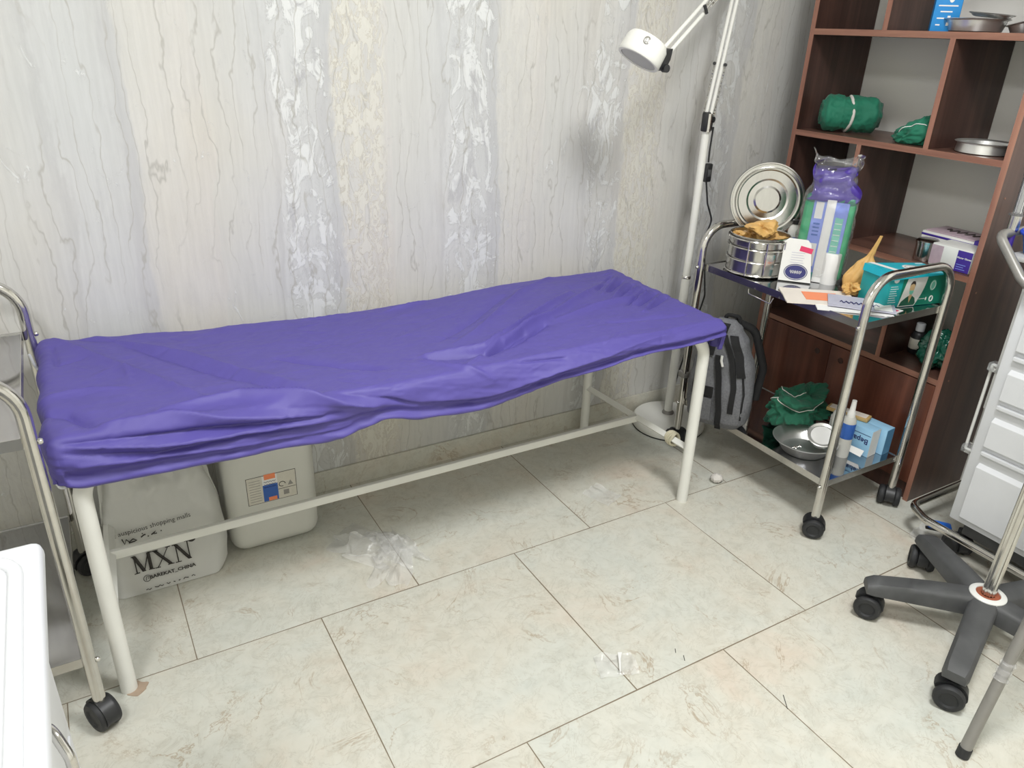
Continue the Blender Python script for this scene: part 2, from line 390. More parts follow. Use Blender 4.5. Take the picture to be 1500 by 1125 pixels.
def grid(bm, nu, nv, f, closed_u=False):
    vs = [[bm.verts.new(f(i / (nu if closed_u else nu - 1), j / (nv - 1))) for j in range(nv)] for i in range(nu)]
    for i in range(nu if closed_u else nu - 1):
        for j in range(nv - 1):
            a, b = vs[i], vs[(i + 1) % nu]
            bm.faces.new((a[j], b[j], b[j + 1], a[j + 1]))
    return vs
def ell(rx, ry, n=28, cx=0, cy=0): return [(cx + rx * math.cos(2 * PI * k / n), cy + ry * math.sin(2 * PI * k / n)) for k in range(n)]
def rrect(x0, x1, y0, y1, r, n=5):
    o = []
    for cx, cy, a0 in ((x1 - r, y1 - r, 0), (x0 + r, y1 - r, 90), (x0 + r, y0 + r, 180), (x1 - r, y0 + r, 270)):
        for k in range(n + 1): a = math.radians(a0 + 90 * k / n); o.append((cx + r * math.cos(a), cy + r * math.sin(a)))
    return o
def ridged(p, sc, seed, octv=3):
    s = 0; a = 1.0
    for k in range(octv):
        s += a * (1 - abs(noise.noise(p * sc + Vector((seed * 3.1 + k * 7, seed, k))) * 2)); sc *= 2.05; a *= 0.5
    return s / 1.75
def crumple(name, m, parent, cx, cy, cz, sx, sy, sz, seed=1, freq=2.2, amp=0.35, sub=5, yaw=0, flat=None, shape=None, angle=180, sharp=False, octv=3):
    """crushed cloth or paper lump with half sizes sx sy sz"""
    b = B(); bmesh.ops.create_icosphere(b, subdivisions=sub, radius=1.0)
    mx = LM(cx, cy, cz, yaw)
    for v in b.verts:
        n = v.co.normalized(); 
        q = n + 0.35 * noise.noise_vector(n * freq * 0.8 + Vector((seed, 0, 0)))
        d = 1 + amp * (ridged(q, freq, seed, octv) - 0.75)
        p = Vector((n.x * sx * d, n.y * sy * d, n.z * sz * d))
        if shape: p = shape(p, n)
        w_ = mx @ p
        if flat is not None and w_.z < flat: w_.z = flat + 0.0008 * (1 + noise.noise(w_ * 40))
        v.co = w_
    def surf(nv, k=1.02):
        n = Vector(nv).normalized(); q = n + 0.35 * noise.noise_vector(n * freq * 0.8 + Vector((seed, 0, 0)))
        d = (1 + amp * (ridged(q, freq, seed, octv) - 0.75)) * k
        p = Vector((n.x * sx * d, n.y * sy * d, n.z * sz * d))
        if shape: p = shape(p, n)
        return mx @ p
    o = ob(name, b, m, parent, smooth=not sharp, angle=angle, base=True); SURF[o.name] = surf
    return o
SURF = {}
def basis(o, right, up):
    r = Vector(right).normalized(); u = Vector(up); u = (u - r * u.dot(r)).normalized(); n = r.cross(u)
    return Matrix.Translation(o) @ Matrix((r, u, n)).transposed().to_4x4()
def text(name, s, mx, size, m, parent, warp=None, xs=1.0, bold=0.0, thick=0.0003, align='CENTER'):
    """lettering lying in local xy of mx, facing local z"""
    cu = bpy.data.curves.new(name, 'FONT'); cu.body = s; cu.size = size; cu.align_x = align; cu.align_y = 'CENTER'
    cu.offset = bold; cu.resolution_u = 2
    to = bpy.data.objects.new('tmp', cu); C.objects.link(to)
    dg = bpy.context.evaluated_depsgraph_get(); me = bpy.data.meshes.new_from_object(to.evaluated_get(dg))
    b = B(); b.from_mesh(me); bpy.data.objects.remove(to); bpy.data.curves.remove(cu); bpy.data.meshes.remove(me)
    if warp:
        bmesh.ops.triangulate(b, faces=b.faces); bmesh.ops.subdivide_edges(b, edges=[e for e in b.edges if e.calc_length() > size * .25], cuts=3)
    for v in b.verts: v.co = Vector((v.co.x * xs, v.co.y, thick))
    if warp:
        for v in b.verts: v.co = warp(v.co)
    else: bmesh.ops.transform(b, matrix=mx, verts=b.verts)
    return ob(name, b, m, parent, smooth='keep')
def plate(name, x0, x1, y0, y1, m, parent, mx, t=0.0004, h=0.0):
    """thin printed field in the local xy of mx"""
    b = B(); prism(b, [(x0, y0), (x1, y0), (x1, y1), (x0, y1)], h, h + t, mx); return ob(name, b, m, parent, smooth=False)
def caster(parent, x, y, yaw=0, r=0.033, top=0.082, m='black', name='caster', sp=0.023):
    """twin wheel caster; returns the caster mesh"""
    mx = LM(x, y, 0, yaw)
    b = B()
    # hood
    hood = [(-r * 1.02, r * 0.75)] + [(r * 1.12 * math.cos(a), r + r * 1.12 * math.sin(a)) for a in [math.radians(180 - 12 * k) for k in range(14)]] + [(r * 0.6, r * 1.0), (0, r * 1.25)]
    prism(b, [(p[0], p[1]) for p in hood], -0.014, 0.014, mx @ LM(0, 0, 0) @ Matrix.Rotation(PI / 2, 4, 'X'))
    lathe(b, [(0.010, r * 1.6), (0.010, top)], mx, 14)
    o = ob(name, b, m, parent)
    for s in (-1, 1):
        w_ = B()
        lathe(w_, [(0, -0.010), (r * 0.72, -0.010), (r * 0.9, -0.008), (r, -0.003), (r, 0.006), (r * 0.9, 0.011), (r * 0.62, 0.012), (r * 0.5, 0.008), (0, 0.009)],
              mx @ Matrix.Translation((0, s * sp, r)) @ Matrix.Rotation(-s * PI / 2, 4, 'X'), 24)
        ob('wheel', w_, 'rubber', o)
    return o

# ================================================================ the room
XR = 2.60; YB = 0.60; XL = -1.7; YF = -3.0; ZC = 2.75
def wall(name, x0, x1, y0, y1, z0, z1, m): return struct(bx(name, x0, x1, y0, y1, z0, z1, m, None, 0))
wall('floor', XL - .1, XR + .1, YF - .1, YB + .1, -0.06, 0, 'floor')
wall('ceiling', XL - .1, XR + .1, YF - .1, YB + .1, ZC, ZC + .06, 'ceiling')
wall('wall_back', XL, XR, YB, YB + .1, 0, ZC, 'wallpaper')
wall('wall_right', XR, XR + .1, YF, YB + .1, 0, ZC, 'plain_wall')
wall('wall_left', XL - .1, XL, YF, YB + .1, 0, ZC, 'plain_wall')
wall('wall_front', XL - .1, XR + .1, YF - .1, YF, 0, ZC, 'plain_wall')
b = B(); box(b, XL, XR, YB - 0.010, YB - 0.0004, 0.0, 0.078, 0.001)
struct(ob('baseboard_back', b, 'skirting'))

# ================================================================ examination bed
bed = thing('examination_bed', 'white tubular examination bed under a wrinkled purple sheet along the wall', 'bed', (0.70, 0.23, 0))
BX0, BX1, BY0, BY1 = -0.205, 1.615, -0.066, 0.528
FOLDS = [([(-0.187,0.542),(-0.02,0.281),(0.125,0.039)],0.006,0.016),([(-0.161,0.521),(-0.029,0.468),(0.201,0.159),(0.36,-0.057)],-0.006,0.018),([(-0.107,0.54),(0.122,0.335),(0.315,0.059)],0.006,0.02),([(-0.194,0.156),(-0.102,0.17),(-0.031,0.162)],0.005,0.012),([(0.022,0.0),(0.186,0.016),(0.338,-0.052),(0.47,-0.124)],0.012,0.016),([(-0.203,0.088),(-0.153,0.063),(-0.102,-0.031)],-0.009,0.014),([(-0.102,-0.031),(0.04,-0.039),(0.128,-0.069),(0.346,-0.108)],0.011,0.014),([(-0.159,-0.069),(0.008,-0.09),(0.148,-0.102),(0.384,-0.117)],-0.008,0.01),([(-0.142,-0.084),(0.005,-0.112),(0.146,-0.119),(0.355,-0.128)],0.009,0.008),([(-0.165,-0.099),(0.001,-0.139),(0.17,-0.131),(0.469,-0.149)],-0.008,0.008),([(-0.146,-0.132),(0.046,-0.151),(0.192,-0.161),(0.409,-0.166)],0.007,0.008),([(-0.186,0.569),(0.035,0.55)],-0.006,0.008),([(-0.025,0.283),(-0.018,0.198)],0.004,0.006),([(-0.168,0.447),(-0.161,0.334),(-0.105,0.369)],-0.004,0.005),([(0.321,0.232),(0.52,0.054)],-0.006,0.01),([(0.671,0.088),(0.835,0.07),(1.002,0.165),(1.299,0.341)],0.011,0.012),([(0.67,0.07),(0.82,0.028),(0.984,0.106)],-0.011,0.009),([(0.783,0.136),(0.918,0.227),(1.146,0.409),(1.362,0.529)],0.006,0.012),([(0.747,0.173),(0.911,0.278),(1.088,0.407)],-0.004,0.01),([(0.742,-0.02),(0.89,0.085),(1.093,0.17),(1.409,0.351),(1.543,0.417)],0.008,0.012),([(0.903,0.079),(1.112,0.186)],0.01,0.007),([(0.902,0.049),(1.07,0.134)],-0.009,0.006),([(1.128,0.155),(1.301,0.202),(1.532,0.236)],0.007,0.01),([(0.45,-0.087),(0.578,-0.132),(0.791,-0.15),(1.028,-0.131),(1.381,-0.087)],0.007,0.018),([(0.395,-0.059),(0.545,-0.131),(0.733,-0.166)],-0.007,0.014),([(1.254,0.072),(1.52,0.037)],-0.006,0.008),([(0.864,-0.056),(1.008,-0.09)],-0.005,0.007),([(0.651,0.06),(0.698,-0.008),(0.79,-0.099)],0.005,0.008),([(0.454,0.117),(0.548,0.046)],-0.005,0.009),([(0.714,0.468),(0.854,0.498)],0.005,0.01),([(1.536,0.437),(1.396,0.327)],-0.006,0.005),([(1.54,0.41),(1.388,0.287)],0.006,0.005),([(1.545,0.384),(1.419,0.301)],-0.006,0.005),([(1.549,0.358),(1.397,0.245)],0.006,0.005),([(1.553,0.333),(1.406,0.229)],-0.006,0.005),([(1.557,0.308),(1.427,0.23)],0.006,0.005),([(1.562,0.283),(1.402,0.171)],-0.006,0.005),([(1.566,0.258),(1.426,0.175)],0.006,0.005),([(1.57,0.234),(1.43,0.155)],-0.006,0.005),([(1.574,0.211),(1.412,0.107)],0.006,0.005),([(1.578,0.187),(1.443,0.12)],-0.006,0.005)]
def seg_d(px, py, ax, ay, bx_, by_):
    dx, dy = bx_ - ax, by_ - ay; L2 = dx * dx + dy * dy
    t = max(0, min(1, ((px - ax) * dx + (py - ay) * dy) / L2)) if L2 else 0
    return math.hypot(px - ax - t * dx, py - ay - t * dy), t
random.seed(11)
for k in range(90):                                     # short sharp creases left by folding
    cx_, cy_ = random.uniform(-.15, 1.55), random.uniform(-.12, .50); a_ = random.choice((0.35, 0.6, -0.3, 1.3, 2.2)) + random.uniform(-.3, .3); L_ = random.uniform(.015, .07)
    FOLDS.append(([(cx_ - L_ * math.cos(a_), cy_ - L_ * .6 * math.sin(a_)), (cx_ + L_ * math.cos(a_), cy_ + L_ * .6 * math.sin(a_))], random.choice((-1, 1)) * random.uniform(.0006, .0018), random.uniform(.003, .006)))
FB = []
for q, A, w_ in FOLDS:
    A *= 2.2; w_ *= 0.9
    xs = [p[0] for p in q]; ys = [p[1] for p in q]
    L = [0]
    for a_, c_ in zip(q[:-1], q[1:]): L.append(L[-1] + math.dist(a_, c_))
    FB.append((q, A, w_, min(xs) - 4 * w_, max(xs) + 4 * w_, min(ys) - 4 * w_, max(ys) + 4 * w_, L))
def folds(x, s):
    h = 0
    for q, A, w_, x0, x1, y0, y1, L in FB:
        if x < x0 or x > x1 or s < y0 or s > y1: continue
        best = 9; bt = 0
        for i in range(len(q) - 1):
            d, t = seg_d(x, s, *q[i], *q[i + 1])
            if d < best: best = d; bt = (L[i] + t * (L[i + 1] - L[i])) / L[-1]
        f = math.exp(-(best / w_) ** 1.15) * (0.25 + 0.75 * math.sin(PI * min(1, max(0, 0.08 + 0.84 * bt))))
        h += A * f
    return h
def interp(tab, x):
    if x <= tab[0][0]: return tab[0][1]
    for (a0, b0), (a1, b1) in zip(tab[:-1], tab[1:]):
        if x <= a1:
            t = (x - a0) / (a1 - a0); t = t * t * (3 - 2 * t); return b0 + (b1 - b0) * t
    return tab[-1][1]
ZBK = [(-0.2, 0.708), (0.0, 0.690), (0.2, 0.676), (0.59, 0.662), (0.81, 0.664), (1.18, 0.682), (1.58, 0.679)]
ZFR = [(-0.2, 0.700), (0.3, 0.684), (0.8, 0.672), (1.2, 0.672), (1.6, 0.668)]
HEMF = [(-0.2, 0.592), (-0.14, 0.576), (0.0, 0.572), (0.2, 0.566), (0.386, 0.556), (0.44, 0.57), (0.5, 0.582), (0.6, 0.560), (0.75, 0.549), (1.05, 0.584), (1.33, 0.604), (1.44, 0.602), (1.61, 0.612)]
def ztop(x, y):
    t = max(0, min(1, (y - BY0) / (BY1 - BY0)))
    z = interp(ZFR, x) * (1 - t) + interp(ZBK, x) * t
    return z - 0.010 * math.sin(PI * t) * (0.5 + 0.5 * math.sin(x * 3.2 + 0.6))
RB = 0.028
def bend(e):
    """path beyond the straight top -> outward, down"""
    if e <= 0: return 0, 0
    if e < RB * PI / 2: return RB * math.sin(e / RB), RB * (1 - math.cos(e / RB))
    d = e - RB * PI / 2; return RB - 0.10 * d, RB + d
NX, NY = 400, 210
DX = 0.115; DYF = 0.165; DYB = 0.10
def sheet(u, v):
    X = BX0 + RB - DX + u * (BX1 - BX0 - 2 * RB + 2 * DX)
    S = BY0 + RB - DYF + v * (BY1 - BY0 - 2 * RB + DYF + DYB)
    x0, x1, y0, y1 = BX0 + RB, BX1 - RB, BY0 + RB, BY1 - RB
    ex = max(x0 - X, X - x1, 0); ey = max(y0 - S, S - y1, 0)
    sx = -1 if X < x0 else 1; sy = -1 if S < y0 else 1
    # scale the front drape so its hem lies where the sheet ends
    zt = ztop(max(BX0, min(BX1, X)), max(BY0, min(BY1, S)))
    if sy < 0 and ey > 0:
        full = DYF - RB * PI / 2 + RB; want = zt - interp(HEMF, X); ey = ey * want / full
    if sx < 0 and ex > 0: ex *= 1.0
    ox, dx_ = bend(ex); oy, dy_ = bend(ey)
    x = min(max(X, x0), x1) + sx * ox; y = min(max(S, y0), y1) + sy * oy
    if ex > 0 and ey > 0:                       # rounded corner, same drop all round
        e = max(ex, ey); o_, d_ = bend(e); a = math.atan2(ey, ex)
        x = (x1 if sx > 0 else x0) + sx * o_ * math.cos(a); y = (y1 if sy > 0 else y0) + sy * o_ * math.sin(a)
        drop = d_ + 0.0
    else: drop = max(dx_, dy_)
    z = zt - drop
    # normal direction for wrinkles
    k = min(1, max(ex, ey) / (RB * 1.5)); nx = sx * k if ex >= ey and ex > 0 else 0; ny = sy * k if ey > ex else 0
    nz = 1 - k
    P = Vector((x * 1.0, S, 0))
    wv = Vector((x * 3.2 + S * 2.0, S * 9.5 - x * 2.0, 1.7))
    f = folds(x, S)
    f += 0.0045 * (ridged(wv, 1.0, 3, 3) - 0.6) + 0.0011 * noise.noise(Vector((x * 60, S * 60, 0)))
    if sy < 0 and k > 0: f += k * (0.006 * (ridged(Vector((x * 2.2, z * 26 + x * 5, 2)), 1.0, 9, 3) - 0.55))
    if sx > 0 and k > 0: f += k * 0.006 * math.sin(S * 95 + math.sin(S * 31) * 2)
    if sx < 0 and k > 0: f += k * 0.004 * math.sin(S * 40 + 1)
    if y > y1 + 0.008 and f > 0: f *= 0.4
    return Vector((x + nx * f, y + ny * f, z + nz * f))
b = B(); grid(b, NX, NY, sheet)
sh = ob('sheet', b, 'purple', bed, smooth='keep', angle=180)
for p in sh.data.polygons: p.use_smooth = True
mod = sh.modifiers.new('thick', 'SOLIDIFY'); mod.thickness = 0.0012; mod.offset = -1
tag(sh, 'wrinkled purple disposable bed sheet')
bx('mattress', BX0 + .022, BX1 - .022, BY0 + .022, BY1 - .022, 0.600, 0.645, 'grey_abs', bed, 0.012)
TW = 'white_paint'; r_ = 0.0185
b = B(); tube(b, fillet([(-0.185, -0.03, .628), (1.59, -0.03, .628), (1.59, 0.50, .628), (-0.185, 0.50, .628), (-0.185, -0.02, .628)], 0.03), 0.013); ob('frame', b, TW, bed)
for nm, x, d in (('left', -0.156, -1), ('right', 1.577, 1)):
    yf = -0.020 if d < 0 else -0.012
    tb('leg', fillet([(x, yf, 0.0), (x, yf, 0.618), (x - d * 0.17, yf, 0.618)], 0.085, 10), r_, TW, bed, 18)
    tb('leg', fillet([(x - d * .03, 0.535, 0.0), (x - d * .03, 0.535, 0.60), (x - d * 0.15, 0.535, 0.60)], 0.055, 8), r_ * 0.9, TW, bed, 18)
    b = B(); tube(b, [(x, 0.0, .201), (x - d * .03, 0.525, .201)], 0.0135, 4); ob('cross_bar', b, TW, bed)
bx('stretcher', -0.148, 1.567, 0.243, 0.258, 0.187, 0.212, TW, bed, 0.002)
b = B()
for k in range(4):
    tube(b, [(1.577 + 0.021 * math.cos(a), 0.062 + 0.007 * k + 0.004 * math.sin(2 * a + k), 0.201 + 0.022 * math.sin(a)) for a in [2 * PI * i / 14 for i in range(14)]], 0.0045, 6, closed=True)
tag(ob('tape', b, 'beige_tape', bed), 'yellowed tape wound round the cross bar')
for (x, y, z) in ((-0.196, -0.02, 0.585), (-0.213, 0.43, 0.672)):
    b = B(); tube(b, fillet([(x - .004, y, z + .03), (x, y, z + .005), (x + .006, y, z - .012), (x + .018, y - .012, z - .006)], .004, 3), 0.0035, 8)
    tag(ob('clip', b, 'white_abs', bed), 'small white plastic clip')
def hang(u, v):
    zz = 0.60 - 0.30 * v; wd = 0.045 * (1 - 0.25 * v) * (1 + .15 * math.sin(v * 17))
    return Vector((1.60 + (u - .5) * 2 * wd + 0.012 * v + .006 * math.sin(v * 23), 0.515 + 0.012 * math.sin(u * 9 + v * 12), zz))
b = B(); grid(b, 14, 30, hang); o = ob('hanging_corner', b, 'purple_thin', bed, smooth='keep')
for p in o.data.polygons: p.use_smooth = True
tag(o, 'loose translucent purple corner of the sheet')
pr('floor_grime', [(-0.142 + .026 * math.cos(a) * (1 + .15 * math.sin(5 * a)), -0.028 + .022 * math.sin(a) * (1 + .2 * math.cos(4 * a))) for a in [2 * PI * k / 24 for k in range(24)]], 0.0, 0.0012, 'stain', bed)

# ================================================================ floor lamp
LX, LY = 1.911, 0.458
lamp = thing('examination_lamp', 'white examination floor lamp on a round base behind the bed foot', 'lamp', (LX, LY, 0))
lt('base', [(0.0, 0.004), (0.142, 0.004), (0.146, 0.010), (0.145, 0.032), (0.138, 0.040), (0.10, 0.043), (0.0, 0.045)], 'white_paint', lamp, LM(LX - 0.012, LY - 0.02, 0), 48)
lt('base_pad', [(0.0, 0.0), (0.143, 0.0), (0.143, 0.006), (0, 0.006)], 'rubber', lamp, LM(LX - 0.012, LY - 0.02, 0), 48)
lt('collar', [(0.024, 0.043), (0.024, 0.05), (0.019, 0.056), (0.014, 0.06)], 'grey_tube', lamp, LM(LX, LY, 0), 24)
tb('pole', [(LX, LY, 0.05), (LX, LY, 0.62)], 0.0165, 'white_paint', lamp, 20)
tb('pole', [(LX, LY, 0.62), (LX, LY, 1.155)], 0.0140, 'white_paint', lamp, 20)
lt('collar', [(0.0175, 0.618), (0.0175, 0.624), (0.015, 0.628)], 'chrome', lamp, LM(LX, LY, 0), 20)
j = B(); box(j, -0.024, 0.024, -0.012, 0.012, -0.032, 0.032, 0.005, LM(LX, LY, 1.182, 20)); lathe(j, [(0.010, -0.018), (0.010, 0.018)], LM(LX + 0.008, LY, 1.190, 20, 90), 16)
joint = ob('elbow_joint', j, 'black', lamp)
tb('joint_sleeve', [(LX - 0.006, LY - 0.014, 1.150), (LX - 0.006, LY - 0.014, 1.210)], 0.009, 'chrome', joint, 14)
EL = Vector((1.955, 0.44, 1.665))                       # elbow above the frame
A0 = Vector((LX, LY, 1.20))
rd = (EL - A0).normalized(); sd = rd.cross(Vector((0.6, -0.8, 0)).normalized()).normalized(); rt = rd.cross(sd).normalized()
for s in (-1, 1): tb('lower_arm', [A0 + rt * 0.008 * s, EL + rt * 0.008 * s], 0.0062, 'white_paint', lamp, 12)
for s in (-1, 1):
    p0 = A0 + rt * 0.018 * s; p1 = A0 + rd * 0.168 + rt * 0.018 * s
    b = B(); n = 240
    tube(b, [p0 + (p1 - p0) * (k / n) + (rt * math.cos(k * 0.9) + sd * math.sin(k * 0.9)) * 0.0032 for k in range(n + 1)], 0.0011, 5)
    sp = ob('spring', b, 'chrome', lamp)
    tb('spring_hook', [p1 - sd * 0.008, p1 + sd * 0.008], 0.0055, 'black', sp, 10)
HD = Vector((1.418, 0.235, 1.412))                      # lamp head centre
NK = Vector((1.482, 0.235, 1.392))                      # neck beside the head
d2 = (NK - EL).normalized(); s2 = d2.cross(Vector((0, 1, 0))).normalized()
for s in (-1, 1): tb('upper_arm', [EL + s2 * 0.012 * s, NK + s2 * 0.012 * s], 0.0062, 'white_paint', lamp, 12)
for s in (-1, 1):
    p0 = EL + d2 * 0.02 + s2 * 0.005 * s; p1 = EL + d2 * 0.30 + s2 * 0.006 * s - Vector((0, 0.012, 0))
    b = B(); n = 300
    tube(b, [p0 + (p1 - p0) * (k / n) + (s2 * math.cos(k * 0.9) + Vector((0, 1, 0)) * math.sin(k * 0.9)) * 0.003 for k in range(n + 1)], 0.0011, 5)
    sp = ob('spring', b, 'chrome', lamp)
    tb('spring_hook', [p1 - s2 * 0.007, p1 + s2 * 0.007], 0.005, 'black', sp, 10)
b = B(); box(b, -0.022, 0.022, -0.02, 0.02, -0.03, 0.03, 0.006, LM(EL.x, EL.y, EL.z)); ob('elbow_joint', b, 'black', lamp)
b = B(); prism(b, [(-0.012, -0.030), (0.016, -0.026), (0.020, 0.01), (0.014, 0.038), (0.0, 0.03), (-0.012, 0.0)], -0.014, 0.014, basis(NK + Vector((-.008, -.014, -.006)), (0.88, 0.1, -0.35), (0.3, 0.0, 0.95)))
hj = ob('head_joint', b, 'black', lamp)
b = B(); lathe(b, [(0.011, -0.008), (0.011, 0.008)], LM(NK.x - .004, NK.y - .03, NK.z - .028, 0, 90), 14); ob('knob', b, 'black', hj)
ax = Vector((0.51, -0.053, 0.87)).normalized()            # head axis
hq = Vector((0, 0, 1)).rotation_difference(ax).to_matrix().to_4x4()
HM = Matrix.Translation(HD) @ hq @ Matrix.Scale(0.9, 4)
lt('lamp_head', [(0.0, 0.036), (0.045, 0.036), (0.062, 0.031), (0.070, 0.018), (0.072, -0.022), (0.0725, -0.033), (0.070, -0.0365), (0.061, -0.0365), (0.060, -0.030), (0.0, -0.030)], 'white_paint', lamp, HM, 48)
head = [c for c in lamp.children if c.name.startswith('lamp_head')][0]
lt('lens', [(0.0, -0.0345), (0.054, -0.0345), (0.060, -0.0345), (0.061, -0.028)], 'lens', head, HM, 40)
cm = (R3 @ Vector((0, 0, 1)))
bs = basis(HD + hq.to_3x3() @ Vector((-0.0415, -0.0500, 0.007)), (1, -0.75, -0.5), hq.to_3x3() @ Vector((0, 0, 1)))
b = B(); tube(b, [bs @ Vector((0.0085 * math.cos(a), 0.0095 * math.sin(a), 0.001)) for a in [0.6 + 5.0 * k / 16 for k in range(17)]], 0.0014, 6)
tube(b, [bs @ Vector(p) for p in ((-.003, .004, .001), (-.003, -.004, .001), (.004, -.004, .001), (.004, .004, .001))], 0.001, 6)
tag(ob('emblem', b, 'grey_tube', head), 'small dark emblem printed on the lamp head')
cord = [(LX + .022, LY - .01, 1.165), (LX + .022, LY - .008, 1.08), (LX + .022, LY - .01, 1.045)]
tb('cord', cord, 0.0032, 'black', lamp, 8)
swb = bx('switch', LX + .006, LX + .034, LY - .024, LY - .004, 0.978, 1.042, 'black', lamp, 0.004)
bx('switch_button', LX + .013, LX + .027, LY - .027, LY - .023, 0.998, 1.022, 'black_dusty', swb, 0.001)
tb('cord', fillet([(LX + .022, LY - .012, 0.98), (LX + .036, LY - .02, 0.90), (LX + .060, LY - .03, 0.84), (LX + .045, LY - .02, 0.77), (LX + .06, LY - .02, 0.70), (LX + .07, LY - .04, 0.55), (LX + .08, LY + .05, 0.2), (LX + .09, LY + .09, 0.052)], 0.05, 5), 0.0032, 'black', lamp, 8)

# ================================================================ instrument trolleys
def trolley(root, x0, x1, y0, y1, zt, zl, ztop_, casters=True, feet=(0, 1, 2, 3)):
    r = 0.0135
    for y in (y0, y1):
        tb('end_frame', fillet([(x0, y, 0.055), (x0, y, ztop_), (x1, y, ztop_), (x1, y, 0.055)], 0.085, 9), r, 'chrome', root, 16)
    i = 0.006
    for nm, z in (('top_tray', zt), ('bottom_tray', zl)):
        xa, xb, ya, yb = x0 + r + .001, x1 - r - .001, y0 + 0.004, y1 - 0.004
        b = B(); box(b, xa, xb, ya, yb, z - 0.003, z, 0.0)
        o = ob(nm, b, 'mirror', root, smooth=False)
        b = B()
        for (a0, a1, b0, b1) in ((xa - .001, xa + .001, ya, yb), (xb - .001, xb + .001, ya, yb), (xa, xb, ya - .001, ya + .001), (xa, xb, yb - .001, yb + .001)):
            box(b, a0, a1, b0, b1, z - 0.020, z + 0.003)
        ob('tray_rim', b, 'steel', o, smooth=False)
    for x, sx in ((x0, -1), (x1, 1)):
        for y in (y0, y1):
            for z in (zt - .008, zl - .008):
                b = B(); lathe(b, [(0.0062, 0), (0.0062, 0.005), (0.004, 0.008), (0, 0.009)], Matrix.Translation((x + sx * (r - .001), y, z)) @ Matrix.Rotation(sx * PI / 2, 4, 'Y'), 12)
                ob('bolt', b, 'chrome', root)
trol = thing('instrument_trolley', 'chromed two-tier instrument trolley with mirror steel trays in front of the bookcase', 'trolley', (2.02, -0.03, 0))
TX0, TX1, TY0, TY1, TZ, TL = 1.824, 2.210, -0.358, 0.305, 0.722, 0.190
trolley(trol, TX0, TX1, TY0, TY1, TZ, TL, 0.858)
caster(trol, TX0, TY0, 128); caster(trol, TX1, TY0, 35); caster(trol, TX0, TY1, 80); caster(trol, TX1, TY1, 20)
for z in (0.46, 0.30): bx('clamp', TX0 - .020, TX0 + .012, TY1 - .018, TY1 + .018, z - .012, z + .012, 'grey_tube', trol, 0.004)
tb('clamp_rod', [(TX0 - .014, TY1 - .012, 0.075), (TX0 - .014, TY1 - .012, 0.52)], 0.006, 'chrome', trol, 10)
tb('hanging_wire', fillet([(TX0 + .0, TY0 + .43, TZ - .02), (TX0 - .004, TY0 + .425, TZ - .034), (TX0 - .004, TY0 + .33, TZ - .040), (TX0, TY0 + .325, TZ - .02)], .006, 4), 0.0016, 'chrome', trol, 6)
trl = thing('instrument_trolley', 'chromed trolley with mirror steel trays at the left end of the bed', 'trolley', (-0.42, 0.2, 0))
trolley(trl, -0.62, -0.212, -0.105, 0.50, 0.735, 0.195, 0.868)
caster(trl, -0.212, -0.105, 118, 0.037, 0.092, 'black', sp=0.013); caster(trl, -0.62, -0.105, 70); caster(trl, -0.212, 0.50, 20); caster(trl, -0.62, 0.50, 140)

# ================================================================ bookcase
SX = 2.281; SB = XR - 0.004; SY0, SY1 = -0.386, 0.402; TH = 0.018
bk = thing('bookcase', 'tall dark walnut bookcase with staggered open compartments and doors below', 'bookcase', (2.44, 0.0, 0))
def board(nm, y0, y1, z0, z1, m='wood', x0=SX, x1=SB, edge='edge_v', lay=None):
    o = bx(nm, x0 + 0.0015, x1, y0, y1, z0, z1, m, bk, 0)
    bx('edge_strip', x0, x0 + 0.0014, y0, y1, z0, z1, edge, o, 0)
    return o
ZTOPS = 1.83
board('side_panel', SY1 - TH, SY1, 0, ZTOPS + TH); sidep = board('side_panel', SY0, SY0 + TH, 0, ZTOPS + TH)
for z in (1.478, 1.146, 0.800, 0.450):
    board('shelf_board', SY0 + TH, SY1 - TH, z - 0.009, z + 0.010, 'wood_h', edge='edge')
board('top_board', SY0 + TH, SY1 - TH, ZTOPS, ZTOPS + TH, 'wood_h', edge='edge')
board('divider', 0.103, 0.120, 1.488, ZTOPS); board('divider', -0.133, -0.116, 1.156, 1.469)
board('divider', 0.103, 0.120, 0.810, 1.137); board('divider', -0.150, -0.133, 0.460, 0.791)
bx('bottom_board', SX + .02, SB, SY0 + TH, SY1 - TH, 0.062, 0.080, 'wood_h', bk, 0)
bx('plinth', SX + .012, SX + .030, SY0 + TH, SY1 - TH, 0, 0.062, 'wood', bk, 0)
bx('back_panel', SB - .004, SB, SY0 + TH, SY1 - TH, 0.08, 0.44, 'wood', bk, 0)
for y0, y1, ky in ((0.046, SY1 - TH - .002, 0.097), (SY0 + TH + .002, 0.043, -0.008)):
    d_ = bx('door', SX + .0005, SX + .017, y0, y1, 0.066, 0.437, 'wood_red', bk, 0.001)
    b = B(); tube(b, [(SX - 0.0005, ky + .010 * math.cos(a), 0.390 + .010 * math.sin(a)) for a in [2 * PI * k / 20 for k in range(20)]], 0.0016, 6, closed=True)
    lathe(b, [(0, 0), (0.0085, 0), (0.0085, .0006), (0, .0006)], Matrix.Translation((SX + .0004, ky, .390)) @ Matrix.Rotation(-PI / 2, 4, 'Y'), 18)
    ob('knob_hole', b, 'wood', d_)
for (x, z) in ((2.315, 1.05), (2.315, 0.76), (2.312, 0.46)):
    lt('screw_cap', [(0, 0), (.003, 0), (.003, .0012), (0, .0012)], 'edge', sidep, Matrix.Translation((x, SY0, z)) @ Matrix.Rotation(PI / 2, 4, 'X'), 10)

